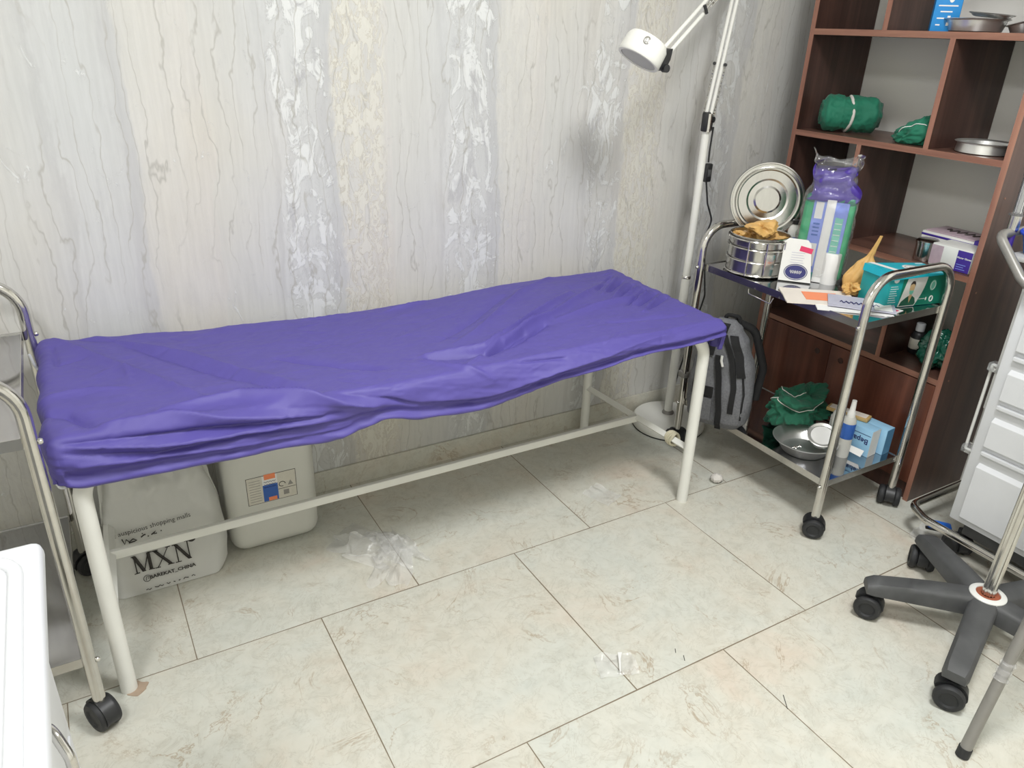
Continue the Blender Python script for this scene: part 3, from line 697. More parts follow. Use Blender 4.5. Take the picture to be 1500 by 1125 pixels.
# ================================================================ white medicine cabinet on the right
cb = thing('medicine_cart', 'white plastic medicine cart with drawers and chrome bumper beside the bookcase', 'cabinet', (2.33, -0.83, 0))
CX, CY1, CY0 = 2.100, -0.612, -1.10
bx('body', CX + .004, 2.52, CY0, CY1, 0.135, 0.915, 'white_abs', cb, 0.006)
bx('side_panel', CX + .022, 2.50, CY1 - .004, CY1 + .014, 0.50, 0.925, 'grey_abs', cb, 0.004)
bx('side_tray', 2.150, 2.52, CY1 + .004, -0.515, 0.922, 0.935, 'grey_abs', cb, 0.004)
bx('cart_top', CX - .004, 2.54, CY0 - .01, CY1 + .006, 0.915, 0.935, 'white_abs', cb, 0.006)
for z0, z1 in ((0.160, 0.388), (0.404, 0.537), (0.553, 0.686), (0.702, 0.900)):
    prof = [(0, z0), (-.008, z0), (-.009, z0 + .003), (-.009, z1 - .052), (.016, z1 - .030), (.016, z1 - .012), (-.008, z1 - .012), (-.009, z1 - .009), (-.009, z1), (.03, z1), (.03, z0)]
    b = B()
    va = [b.verts.new((CX + x, CY1 - .034, z)) for x, z in prof]; vb = [b.verts.new((CX + x, CY0 + .03, z)) for x, z in prof]
    for k in range(len(prof)): k2 = (k + 1) % len(prof); b.faces.new((va[k], va[k2], vb[k2], vb[k]))
    b.faces.new(va); b.faces.new(vb[::-1])
    dr = ob('drawer', b, 'white_abs', cb, smooth=False)
    mdf = dr.modifiers.new('b', 'BEVEL'); mdf.width = 0.0015; mdf.segments = 2
rb = tb('side_rail', fillet([(2.135, CY1 + .004, 0.63), (2.135, CY1 + .030, 0.63), (2.135, CY1 + .030, 0.355), (2.135, CY1 + .004, 0.355)], 0.004, 3), 0.0045, 'off_white', cb, 10)
for z in (0.625, 0.36):
    b = B(); box(b, 2.118, 2.152, CY1 + .0, CY1 + .036, z - .012, z + .014, 0.005); ob('rail_bracket', b, 'clear_tube', rb)
tb('bumper', fillet([(2.53, -0.485, 0.095), (2.125, -0.485, 0.095), (2.088, -0.56, 0.095), (2.088, -1.2, 0.095), (2.53, -1.2, 0.095)], 0.05, 8), 0.0125, 'chrome', cb, 16)
bx('chassis', 2.13, 2.50, -1.09, -0.65, 0.088, 0.136, 'black_dusty', cb, 0.004)
for x, y, bl in ((2.155, -0.640, True), (2.155, -1.06, False), (2.48, -0.66, False), (2.48, -1.06, False)):
    cs = caster(cb, x, y, 60, 0.034, 0.09, 'black')
    if bl:
        bx('brake_pedal', -0.018, 0.018, -0.034, 0.034, -0.009, 0.009, 'bright_blue', cs, 0.006, LM(2.150, -0.575, 0.062, 38, 0, 0))
        bx('brake_lever', -0.006, 0.006, -0.05, 0.06, -0.003, 0.003, 'black', cs, 0.001, LM(2.150, -0.60, 0.055, 38, 0, 0))
tb('top_rail', fillet([(2.52, -0.500, 0.988), (2.118, -0.500, 0.988), (2.084, -0.605, 0.898), (2.084, -0.76, 0.80)], 0.034, 8), 0.0125, 'grey_tube', cb, 16)

# ================================================================ five-star base stand
sx_, sy_ = 1.858, -0.880
st = thing('wheeled_stand', 'dusty black five-arm wheeled base with a chrome pole beside the white cart', 'stand', (sx_, sy_, 0))
hub = B(); lathe(hub, [(0, 0.070), (0.046, 0.070), (0.052, 0.078), (0.050, 0.118), (0.040, 0.126), (0, 0.126)], LM(sx_, sy_, 0), 30)
ob('hub', hub, 'black_dusty', st)
for k in range(5):
    a = (136, 63, 200, 274, 348)[k]
    mx = LM(sx_, sy_, 0, a); L = 0.285 if k != 2 else 0.325
    b = B(); N = 14; rings = []
    for i in range(N + 1):
        t = i / N; x = 0.020 + t * (L - 0.008); wdt = 0.035 - 0.005 * t; zt_ = 0.132 - 0.018 * t * t; zb = 0.080 + 0.004 * t
        if t > 0.94: wdt *= 0.86; zt_ -= 0.006
        sec = [(-wdt, zb), (-wdt * 0.98, zt_ - 0.010), (-wdt * 0.72, zt_), (wdt * 0.72, zt_), (wdt * 0.98, zt_ - 0.010), (wdt, zb)]
        rings.append([b.verts.new(mx @ Vector((x, y, z))) for y, z in sec])
    for r0, r1 in zip(rings[:-1], rings[1:]):
        for i in range(6): b.faces.new((r0[i], r0[(i + 1) % 6], r1[(i + 1) % 6], r1[i]))
    b.faces.new(rings[0][::-1]); b.faces.new(rings[-1])
    arm = ob('base_arm', b, 'black_dusty', st, angle=50)
    e = mx @ Vector((L - 0.008, 0, 0)); caster(arm, e.x, e.y, a + (-18, -28, -82, 40, 90)[k], 0.0355, 0.09, 'black')
lt('pole_collar', [(0.045, 0.124), (0.045, 0.134), (0.042, 0.1365), (0.030, 0.137), (0.029, 0.130)], 'off_white', st, LM(sx_, sy_, 0), 30, cap=False)
lt('rust_ring', [(0.031, 0.1335), (0.024, 0.1355), (0.017, 0.134), (0.0168, 0.128)], 'rust', st, LM(sx_, sy_, 0), 24, cap=False)
b = B(); n = 24; prof = []
ringa = [(0.0155 + (0.0012 if k % 2 else -0.0012)) for k in range(n)]
v0 = [b.verts.new((sx_ + ringa[k] * math.cos(2 * PI * k / n), sy_ + ringa[k] * math.sin(2 * PI * k / n), 0.126)) for k in range(n)]
v1 = [b.verts.new((v.co.x + .018, v.co.y - .012, 1.6)) for v in v0]
for k in range(n): b.faces.new((v0[k], v0[(k + 1) % n], v1[(k + 1) % n], v1[k]))
b.faces.new(v1); ob('pole', b, 'chrome', st, angle=20)

# ================================================================ grey leg at the lower right
gs = thing('metal_stand', 'dull grey tube leg with black foot at the lower right edge', 'stand', (1.448, -1.10, 0))
p0 = Vector((1.449, -1.099, 0.012)); p1 = Vector((1.549, -1.085, 0.30)); p2 = p0 + (p1 - p0) * 2.6
tb('leg', [p0, p2], 0.0125, 'grey_tube', gs, 18)
tb('foot_cap', [p0 + Vector((-.001, 0, -.012)), p0 + (p1 - p0).normalized() * 0.012], 0.0145, 'rubber', gs, 18)
q = p0 + (p1 - p0) * 0.62
b = B(); tube(b, [q + (p1 - p0).normalized() * (0.05 * k / 12) + Vector((.0015 * math.sin(k * 2), 0, 0)) for k in range(13)], lambda t: 0.0148 + 0.002 * math.sin(t * 17), 16)
tag(ob('clear_tape', b, 'clear', gs), 'clear tape wrapped round the leg')
tb('leg', [p2, p2 + Vector((0.30, -0.05, -0.02)), ], 0.0125, 'grey_tube', gs, 14)
tb('leg', [p2 + Vector((0.30, -0.05, -0.02)), Vector((1.95, -1.2, 0.0))], 0.0125, 'grey_tube', gs, 14)

# ================================================================ white cabinet at the lower left
wc = thing('drawer_cabinet', 'white moulded drawer cabinet with chrome side handle at the lower left corner', 'cabinet', (-0.45, -1.0, 0))
bx('body', -0.70, -0.203, -1.50, -0.662, 0.10, 0.825, 'white_abs', wc, 0.010)
b = B(); box(b, -0.72, -0.178, -1.52, -0.636, 0.822, 0.852, 0.012, seg=3); top = ob('cabinet_top', b, 'white_abs', wc)
b = B(); tube(b, [Vector((x, y, 0.852)) for x, y in rrect(-0.71, -0.205, -1.51, -0.665, 0.04)], 0.008, 10, closed=True); ob('top_rim', b, 'white_abs', top)
for y0, y1 in ((-1.05, -0.70),):
    for z0, z1 in ((0.14, 0.36), (0.38, 0.58), (0.60, 0.80)):
        bx('side_groove', -0.2035, -0.200, y0, y1, z0, z1, 'white_abs', wc, 0.0015)
tb('handle', fillet([(-0.203, -0.855, 0.757), (-0.188, -0.885, 0.775), (-0.177, -0.905, 0.750), (-0.177, -0.905, 0.66), (-0.203, -0.885, 0.62)], 0.015, 6), 0.0055, 'chrome', wc, 12)
for x, y in ((-.25, -.72), (-.65, -.72), (-.25, -1.44), (-.65, -1.44)): caster(wc, x, y, 30, 0.035, 0.105)

# ================================================================ on the trolley, top tray
FC = -52.3                                              # yaw that turns a thing's local -y to the room
# sterilising drum with its lid standing open
DCX, DCY, DR, DZ = 1.944, 0.168, 0.098, TZ
drum = thing('sterilising_drum', 'shiny steel sterilising drum with its round lid standing open', 'container', (DCX, DCY, DZ))
D = LM(DCX, DCY, DZ)
lt('drum_body', [(0, 0.002), (DR - .004, 0.002), (DR, 0.006), (DR, 0.128), (DR + .002, 0.131), (DR - .001, 0.133), (DR - .003, 0.128), (DR - .003, 0.05), (0, 0.05)], 'steel', drum, D, 56, cap=False)
for z, r in ((0.008, .0030), (0.052, .0024), (0.094, .0024), (0.122, .0034)):
    tb('band', [D @ Vector(((DR + .004) * math.cos(a), (DR + .004) * math.sin(a), z)) for a in [2 * PI * k / 56 for k in range(56)]], r, 'chrome', drum, 8, closed=True)
for a in (238, 205, 275):
    aa = math.radians(a); tb('bar', [D @ Vector(((DR + .006) * math.cos(aa), (DR + .006) * math.sin(aa), z)) for z in (0.006, 0.124)], 0.0025, 'chrome', drum, 8)
for a in (246,):
    bx('latch', -0.018, 0.018, -0.006, 0.002, 0.035, 0.085, 'steel', drum, 0.002, D @ LM(DR * math.cos(math.radians(a)), DR * math.sin(math.radians(a)), 0, a + 90))
hd = Vector((math.cos(math.radians(52)), math.sin(math.radians(52)), 0))
LC = Vector((DCX, DCY, DZ)) + hd * (DR + .010) + Vector((0, 0, 0.128 + DR + 0.012))
ln_ = (-hd + Vector((0, 0, 0.10))).normalized(); LQ = Vector((0, 0, 1)).rotation_difference(ln_).to_matrix().to_4x4()
LMX = Matrix.Translation(LC + Vector((.022, -.010, -0.014))) @ LQ @ Matrix.Scale(1.1, 4)
lt('drum_lid', [(0, 0.004), (0.036, 0.004), (0.042, 0.0005), (0.058, -0.0005), (0.064, 0.002), (0.088, 0.003), (0.092, 0.010), (0.097, 0.011), (0.100, 0.003), (0.107, 0.003), (0.110, 0.012), (0.113, 0.012), (0.114, -0.008), (0.108, -0.012), (0, -0.010)], 'steel', drum, LMX, 64, cap=False, angle=18)
bx('hinge', -0.014, 0.014, -0.004, 0.022, 0.108, 0.142, 'steel', drum, 0.002, D @ LM(hd.x * DR, hd.y * DR, 0, -38))
for i, (dx, dy, dz, s, sd_, lab) in enumerate(((-0.012, -0.01, 0.155, (0.056, 0.050, 0.040), 3, 'large ochre paper wad on top of the drum, standing above the rim'),
        (-0.050, 0.038, 0.118, (0.036, 0.036, 0.022), 8, 'flat ochre paper wad at the left rim of the drum'),
        (0.040, -0.034, 0.116, (0.042, 0.040, 0.024), 14, 'crumpled ochre paper wad at the right rim of the drum'),
        (0.040, 0.045, 0.118, (0.045, 0.04, 0.024), 21, 'ochre paper wad at the back of the drum below the lid'))):
    o = crumple('paper_wad', 'gold', None, DCX + dx, DCY + dy, DZ + dz, *s, seed=sd_, freq=0.75, amp=1.1, sub=4, sharp=True, octv=2)
    tag(o, lab, 'paper wrapping', 'ochre paper wads in the steel drum')
# purple cloth reflection source stays on the bed; white packet leaning by the drum
pk = thing('paper_packet', 'white packet with red strip and dark blue oval leaning beside the drum', 'packet', (1.985, -0.005, TZ))
PM = LM(1.974, 0.022, TZ, FC + 4, 0, 0) @ Matrix.Rotation(math.radians(-14), 4, 'X')
b = B(); prism(b, [(-0.050, 0.001), (0.052, 0.001), (0.034, 0.125), (0.022, 0.138), (-0.036, 0.140), (-0.05, 0.128)], -0.014, 0.014, PM @ Matrix.Rotation(PI / 2, 4, 'X'))
ob('packet_body', b, 'off_white', pk)
PF = PM @ Matrix.Rotation(PI / 2, 4, 'X') @ Matrix.Translation((0, 0, 0.0142))
plate('red_label', -0.018, 0.022, 0.100, 0.117, 'pink', pk, PF @ Matrix.Rotation(-.18, 4, 'Z'))
b = B(); prism(b, ell(0.033, 0.022, 28, 0.0, 0.032), 0, 0.0005, PF); ob('oval_label', b, 'navy', pk)
b = B(); tube(b, [PF @ Vector((x, y, .0006)) for x, y in ell(0.036, 0.025, 28, 0.0, 0.032)], 0.0012, 5, closed=True); ob('oval_rim', b, 'navy', pk)
b = B(); tube(b, [PF @ Vector((-.018 + .036 * k / 24, .032 + .006 * math.sin(k * 1.7), .001)) for k in range(25)], 0.0012, 5); ob('lettering', b, 'off_white', pk)
for k in range(5): plate('print_line', -0.022, 0.020 - .004 * (k % 2), 0.062 + k * .008, 0.0635 + k * .008, 'grey_paper', pk, PF)

# wrapped gown pack
gp = thing('gown_pack', 'tall clear wrapper holding folded green and purple gowns with white strip', 'package', (2.035, 0.02, TZ))
GM = LM(2.058, 0.006, TZ, -58) @ Matrix.Rotation(math.radians(-3), 4, 'X')
bx('green_gown', -0.078, 0.078, -0.022, 0.022, 0.012, 0.262, 'pack_green', gp, 0.012, GM, 3)
bx('blue_sheet', -0.048, 0.060, -0.028, -0.020, 0.006, 0.262, 'lilac', gp, 0.003, GM)
bx('white_strip', -0.008, 0.020, -0.033, -0.027, 0.000, 0.268, 'white_paper', gp, 0.001, GM)
GF = GM @ Matrix.Rotation(PI / 2, 4, 'X') @ Matrix.Translation((0, 0, 0.0283))
plate('white_label', -0.040, -0.016, 0.205, 0.258, 'white_paper', gp, GF); plate('white_label', -0.044, -0.014, 0.050, 0.125, 'off_white', gp, GF)
plate('mint_label', 0.026, 0.050, 0.095, 0.215, 'mint', gp, GF); plate('white_label', 0.026, 0.056, 0.040, 0.075, 'white_paper', gp, GF)
for k in range(6): plate('print_line', 0.028, 0.048, 0.105 + .018 * k, 0.107 + .018 * k, 'white_paper', gp, GF, 0.0006)
for k in range(4): plate('print_line', -0.038, -0.018, 0.150 + .012 * k, 0.155 + .012 * k, 'blue', gp, GF, 0.0006)
plate('mint_label', -0.044, 0.056, 0.004, 0.030, 'teal', gp, GF)
b = B(); prism(b, ell(0.016, 0.022, 24, 0.042, 0.235), 0, 0.0008, GF); ob('round_label', b, 'lilac', gp)
def pg(u, v):
    a = 2 * PI * u; c, s_ = math.cos(a), math.sin(a); z = .262 + v * .098
    hw = interp([(.262, .078), (.29, .074), (.33, .060), (.36, .066)], z); ht = interp([(.262, .026), (.33, .022), (.36, .008)], z)
    p = Vector((hw * math.copysign(abs(c) ** .5, c) - .012 * math.sin(z * 60), ht * math.copysign(abs(s_) ** .6, s_), z + .014 * math.sin(u * 17) * v))
    return GM @ (p + Vector((0, 1, 0)) * (ridged(p, 16, 5, 2) - .6) * .016)
b = B(); vs = grid(b, 60, 30, pg, closed_u=True); b.faces.new([r[-1] for r in vs]); b.faces.new([r[0] for r in vs][::-1]); ob('purple_gown', b, 'deep_purple', gp, angle=180)
bx('green_fold', -0.076, 0.076, -0.0245, 0.0245, 0.252, 0.280, 'teal_green', gp, 0.010, GM, 3)
def wrap(u, v):
    a = 2 * PI * u; z = v * 0.405
    hw = interp([(0, .082), (.08, .086), (.27, .083), (.31, .066), (.36, .066), (.405, .074)], z); ht = interp([(0, .030), (.05, .040), (.27, .036), (.32, .030), (.36, .020), (.405, .012)], z)
    c, s = math.cos(a), math.sin(a); k = 0.45
    p = Vector((hw * math.copysign(abs(c) ** k, c), ht * math.copysign(abs(s) ** k, s), z + (.012 * math.sin(a * 2 + 1) if v > .97 else 0)))
    amp = 0.004 + 0.010 * max(0, (z - .26) / .14)
    p += noise.noise_vector(p * 38) * amp + Vector((1, 1, 0)) * (ridged(p, 30, 4, 2) - .6) * amp
    return GM @ p
b = B(); grid(b, 72, 70, wrap, closed_u=True); o = ob('wrapper', b, 'clear_pack', gp, smooth='keep')
for p in o.data.polygons: p.use_smooth = True

# small bottle behind the drum
bo = thing('bottle', 'small blue and white bottle behind the steel drum', 'bottle', (2.078, 0.138, TZ))
BM_ = LM(2.078, 0.138, TZ)
lt('bottle_body', [(0, 0), (.022, 0), (.024, .004), (.024, .135), (.018, .15), (.012, .154), (.012, .16), (0, .16)], 'off_white', bo, BM_, 28)
lt('label', [(.0242, .072), (.0246, .074), (.0246, .115), (.0242, .117)], 'blue', bo, BM_, 28, cap=False)
lt('cap', [(0, .158), (.014, .158), (.014, .172), (0, .172)], 'black', bo, BM_, 20)

# white roll
ro = lt('tissue_roll', [(0.008, 0), (0.027, 0), (0.028, .003), (0.028, .100), (0.026, .103), (0.010, .103), (0.008, .100), (0.008, .002)], 'white_paper', None, LM(2.068, -0.036, TZ), 36, cap=False)
tag(ro, 'upright white paper roll on the upper tray', 'paper roll')
# ochre twisted wrapping
tw = thing('twisted_wrapping', 'ochre paper packet with tall twisted tail beside the teal box', 'paper wrapping', (2.05, -0.14, TZ))
crumple('packet', 'gold', tw, 2.030, -0.160, TZ + 0.022, 0.040, 0.032, 0.022, seed=33, freq=1.1, amp=0.9, sub=4, sharp=True, flat=TZ + .001, octv=2)
def tail(u, v):
    c = Vector((2.045, -0.138, TZ + .018)).lerp(Vector((2.085, -0.168, TZ + .190)), v) + Vector((.012 * math.sin(v * 3), -.010 * v * v, 0))
    r = interp([(0, .020), (.2, .036), (.45, .026), (.62, .009), (.8, .006), (1, .0045)], v)
    a = 2 * PI * u + v * 2.6
    r *= (1 + .42 * abs(math.sin(3.5 * a + 2)) * (1 - .4 * v) + .25 * (ridged(Vector((math.cos(a), math.sin(a), v * 3)), 1.6, 5, 2) - .6)) * .86
    return c + Vector((.62 * r * math.cos(a), -.78 * r * math.cos(a), 0)) + Vector((-.6, -.5, .1)) * (r * .55 * math.sin(a))
b = B(); grid(b, 60, 50, tail, closed_u=True); ob('twisted_tail', b, 'gold', tw, angle=180)
o = crumple('plastic_bag', 'clear', None, 2.095, -0.125, TZ + 0.026, 0.050, 0.040, 0.026, seed=41, freq=2.2, amp=0.6, flat=TZ + .001, octv=2)
tag(o, 'crumpled clear plastic bag behind the ochre twisted wrapping', 'plastic bag')

# teal glove box
tx = thing('glove_box', 'teal carton printed with a masked man in green scrubs', 'box', (2.13, -0.27, TZ))
TM = LM(2.128, -0.262, TZ, -11)
bx('carton', -0.112, 0.112, -0.052, 0.058, 0.001, 0.098, 'teal', tx, 0.002, TM)
b = B(); prism(b, [(-0.118, 0.092), (0.112, 0.098), (0.112, 0.100), (-0.116, 0.114)], -0.056, 0.062, TM @ Matrix.Rotation(PI / 2, 4, 'X') @ Matrix.Translation((0, 0, 0)))
lid_ = ob('lid', b, 'teal_light', tx, smooth=False)
TT = TM @ Matrix.Translation((0, 0, 0.1073)) @ Matrix.Rotation(math.radians(3.5), 4, 'Y')
b = B(); prism(b, ell(0.036, 0.028, 32, 0.020, -0.002), 0, 0.0008, TT); ob('oval_label', b, 'white_paper', lid_)
b = B(); tube(b, [TT @ Vector((x, y, .001)) for x, y in ell(0.028, 0.020, 28, 0.020, -0.002)], 0.0009, 5, closed=True); tube(b, [TT @ Vector((0.006 + .028 * k / 14, .004 * math.sin(k * 2.1) - .002, .001)) for k in range(15)], .0009, 5); ob('print_ring', b, 'grey_tube', lid_)
b = B(); prism(b, [(-0.075, -0.056), (-0.052, -0.056), (-0.078, 0.060), (-0.100, 0.060)], 0, .0006, TT); ob('white_stripe', b, 'white_paper', lid_, smooth=False)
b = B(); tube(b, [TT @ Vector((.07 + .03 * k / 10, .04 + .002 * (k % 2), .001)) for k in range(11)], .001, 5); ob('lettering', b, 'white_paper', lid_)
TF = TM @ Matrix.Rotation(PI / 2, 4, 'X') @ Matrix.Translation((0, 0, 0.0522)) @ Matrix.Diagonal((1, 1.13, 1, 1))       # front face: local x right, y up
fr = [c for c in tx.children if c.name.startswith('carton')][0]
plate('green_print', -0.058, 0.111, 0.002, 0.086, 'teal_green', fr, TF, .0002)
b = B(); prism(b, [(0.034 - 0.030 * (t ** 2), 0.086 - 0.084 * t) for t in [k / 12 for k in range(13)]] + [(-0.060, 0.002), (-0.040, 0.086)], .0002, .0006, TF)
ob('white_panel', b, 'off_white', fr, smooth=False)
man = B(); prism(man, [(-0.056, 0.004), (-0.050, 0.016), (-0.036, 0.026), (-0.026, 0.031), (-0.012, 0.031), (0.0, 0.024), (0.006, 0.010), (0.002, 0.004)], .0006, .001, TF)
ob('printed_scrubs', man, 'green_dark', fr, smooth=False)
b = B(); prism(b, [(-0.026, 0.031), (-0.020, 0.012), (-0.012, 0.031)], .001, .0013, TF); prism(b, ell(0.0095, 0.0155, 20, -0.019, 0.054), .001, .0013, TF); prism(b, [(-0.024, 0.028), (-0.014, 0.028), (-0.015, 0.044), (-0.023, 0.044)], .001, .0013, TF)
ob('printed_face', b, 'skin', fr, smooth=False)
b = B(); prism(b, [(-0.0275, 0.046), (-0.0105, 0.046), (-0.012, 0.038), (-0.019, 0.034), (-0.026, 0.038)], .0013, .0016, TF); ob('printed_mask', b, 'mint', fr, smooth=False)
b = B(); prism(b, [(-0.029, 0.058), (-0.0275, 0.066), (-0.022, 0.072), (-0.014, 0.072), (-0.0095, 0.066), (-0.0085, 0.056), (-0.011, 0.062), (-0.019, 0.065), (-0.027, 0.062)], .0013, .0016, TF); ob('printed_hair', b, 'hair', fr, smooth=False)
b = B(); prism(b, ell(0.012, 0.015, 24, 0.062, 0.056), .0004, .0008, TF); ob('round_label', b, 'mint', fr, smooth=False)
b = B(); tube(b, [TF @ Vector((x, y, .001)) for x, y in ell(0.009, 0.0115, 20, 0.062, 0.056)], .0008, 5, closed=True); ob('print_ring', b, 'white_paper', fr)
b = B(); tube(b, [TF @ Vector((x, y, .001)) for x, y in ell(0.0062, 0.0075, 18, 0.066, 0.018)], .0018, 6, closed=True); ob('ring_mark', b, 'white_paper', fr)
b = B(); tube(b, [TF @ Vector((0.018 + .024 * k / 12, 0.019 + .0012 * (k % 2), .0008)) for k in range(13)], .0007, 5); prism(b, ell(.0025, .005, 12, .046, .019), .0004, .0009, TF); ob('lettering', b, 'white_paper', fr)
for k in range(8):
    b = B(); tube(b, [TF @ Vector((-0.102 + .03 * i / 9, 0.016 + k * .0062 + .0008 * (i % 2), .0006)) for i in range(10 - (k % 3))], .0007, 4); ob('print_line', b, 'white_paper', fr)
b = B(); prism(b, ell(.010, .008, 18, -.085, .078), .0, .0006, TF); ob('round_label', b, 'white_paper', fr, smooth=False)
# papers on the tray
def sheetobj(name, label, cx, cy, z, yaw, w_, h_, m, t=.003, curl=.004, seed=1, pages=True):
    mx = LM(cx, cy, z, yaw)
    def f(u, v):
        p = Vector(((u - .5) * w_, (v - .5) * h_, 0)); e = max(abs(u - .5), abs(v - .5)) * 2
        p.z = curl * max(0, e - .6) ** 1.5 * 2 * (0.6 + 0.8 * noise.noise(Vector((u * 3, v * 3, seed)))) + t
        p.z = max(p.z, t * .8)
        return mx @ p
    b = B(); vs = grid(b, 20, 20, f)
    r = bmesh.ops.extrude_face_region(b, geom=list(b.faces)); ev = [g for g in r['geom'] if isinstance(g, bmesh.types.BMVert)]
    bmesh.ops.translate(b, verts=ev, vec=(0, 0, -t * .9))
    o = ob(name, b, m, None, smooth=False); tag(o, label, 'paper', 'papers lying on the upper tray'); return o, mx
o1, m1 = sheetobj('leaflet', 'white leaflet with orange panel on the upper tray', 1.905, -0.135, TZ, -38, 0.215, 0.15, 'cream_paper', .004, .006, 2)
plate('orange_panel', -0.060, 0.045, -0.045, 0.035, 'orange', o1, m1 @ Matrix.Translation((.018, .012, 0)), .0006, .0045)
o2, m2 = sheetobj('folder', 'glossy dark edged white folder under the grey magazine', 1.935, -0.235, TZ, -42, 0.215, 0.13, 'white_paper', .003, .002, 4)
o3, m3 = sheetobj('magazine', 'open grey printed magazine at the front corner of the tray', 1.965, -0.245, TZ + .0045, -50, 0.19, 0.115, 'grey_paper', .004, .005, 6)
b = B(); tube(b, [m3 @ Vector((-.06 + .11 * k / 26, .010 * math.sin(k * 1.9) * (1 if k % 5 else .2) - .01, .0062)) for k in range(27)], .0016, 5); ob('lettering', b, 'navy', o3)
plate('white_corner', 0.035, 0.085, -0.050, 0.02, 'white_paper', o3, m3, .0006, .006)
pt, mp = sheetobj('card', 'small white card with red stripe lying by the teal box', 2.00, -0.322, TZ, 8, 0.10, 0.030, 'white_paper', .0015, .0, 9)
plate('red_stripe', 0.012, 0.035, -0.010, 0.012, 'pink', pt, mp, .0004, .002)

# ================================================================ lower tray
TB = TL
def gpile(name, m, lab, cx, cy, z, sx, sy, sz, seed):
    """heap of folded green cloth with hemmed swirls"""
    def shp(p, n):
        a = math.atan2(n.y, n.x); k = math.cos(n.z * PI / 2)
        f = 1 + .05 * math.sin(5 * a + 2.2 * math.sin(3 * n.z + seed)) * k
        return Vector((p.x * f, p.y * f, p.z - .03 * max(0, n.z) ** 6))
    o = crumple(name, m, None, cx, cy, z + sz * .9, sx, sy, sz, seed=seed, freq=0.95, amp=0.75, sub=6, flat=z + .0005, shape=shp, octv=3)
    tag(o, lab, 'cloth'); return o
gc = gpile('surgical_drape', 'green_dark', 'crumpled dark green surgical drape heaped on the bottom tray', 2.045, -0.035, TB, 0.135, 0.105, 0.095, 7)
for dirs in ([(-.9, .3, .35), (-.8, .0, .55), (-.7, -.3, .30), (-.45, -.6, .15), (-.1, -.8, .25), (.1, -.75, .5)], [(-.3, .5, .8), (-.5, .2, .85), (-.4, -.2, .9), (.0, -.4, .9)]):
    b = B(); tube(b, [SURF[gc.name](Vector(dirs[i]).lerp(Vector(dirs[i + 1]), f / 6)) for i in range(len(dirs) - 1) for f in range(6)], .0014, 5); ob('hem', b, 'cotton', gc)
def stitch(name, pts, r, m, par):
    b = B(); tube(b, fillet(pts, .03, 5), r, 6); ob(name, b, m, par)
# stainless basin and small bowl
def basin(name, lab, cx, cy, z, R1, R0, h, cat='bowl', yaw=0, ovl=1.0, tilt=0, group=None, sup=None):
    mx = LM(cx, cy, z, yaw, tilt) @ Matrix.Diagonal((1, ovl, 1, 1))
    b = B(); lathe(b, [(0, .0), (R0 * .9, .0), (R0, .003), (R1 - .006, h - .004), (R1, h - .002), (R1 + .003, h), (R1, h + .0015), (R1 - .008, h - .003), (R0 - .002, .006), (0, .004)], mx, 44, cap=False)
    o = ob(name, b, 'satin_steel', None); tag(o, lab, cat, group); return o
basin('kidney_basin', 'shallow steel basin on the bottom tray in front of green cloth', 1.940, -0.178, TB, 0.104, 0.072, 0.046, 'basin')
sb_ = basin('bowl', 'small steel bowl with white filling tilted inside the basin', 1.985, -0.205, TB + .040, 0.046, 0.036, 0.034, 'bowl', -52, 1.0, 30)
b = B(); lathe(b, [(0, .030), (.036, .030), (.037, .027), (0, .026)], LM(1.985, -0.205, TB + .040, -52, 30), 30); tag(ob('white_gauze', b, 'white_paper', sb_), 'white gauze disc')
b = B(); tube(b, [(1.90 + .004 * k, -0.165 - .004 * (k % 3), TB + .012 + .004 * (k % 2)) for k in range(10)], .0022, 6)
tag(ob('tweezers', b, 'chrome', None), 'small steel instrument lying in the basin', 'tweezers')
# bottles
def spray(lab, cx, cy, z, h, r, blue, tip):
    t_ = thing('spray_bottle', lab, 'bottle', (cx, cy, z), 'plastic bottles on the bottom tray'); mx = LM(cx, cy, z)
    lt('bottle_body', [(0, 0), (r * .95, 0), (r, .004), (r, h * .62), (r * .9, h * .68), (r * .5, h * .74), (0, h * .74)], 'bottle_grey', t_, mx, 28)
    if blue: lt('label', [(r + .0002, h * .34), (r + .0008, h * .35), (r + .0008, h * .60), (r + .0002, h * .61)], 'blue', t_, mx, 28, cap=False)
    lt('cap', [(0, h * .72), (r * .62, h * .72), (r * .58, h * .80), (r * .42, h * .82), (r * .34, h), (0, h)] if tip else [(0, h * .72), (r * .6, h * .72), (r * .4, h * .99), (r * .2, h), (0, h)], 'off_white', t_, mx, 24)
    return t_
spray('clear white bottle with a pointed cap beside the blue-labelled bottle', 2.048, -0.208, TB, 0.195, 0.0215, False, False)
sp_ = spray('white bottle with blue label standing in front of pale blue cartons', 2.030, -0.262, TB, 0.205, 0.0215, True, True)
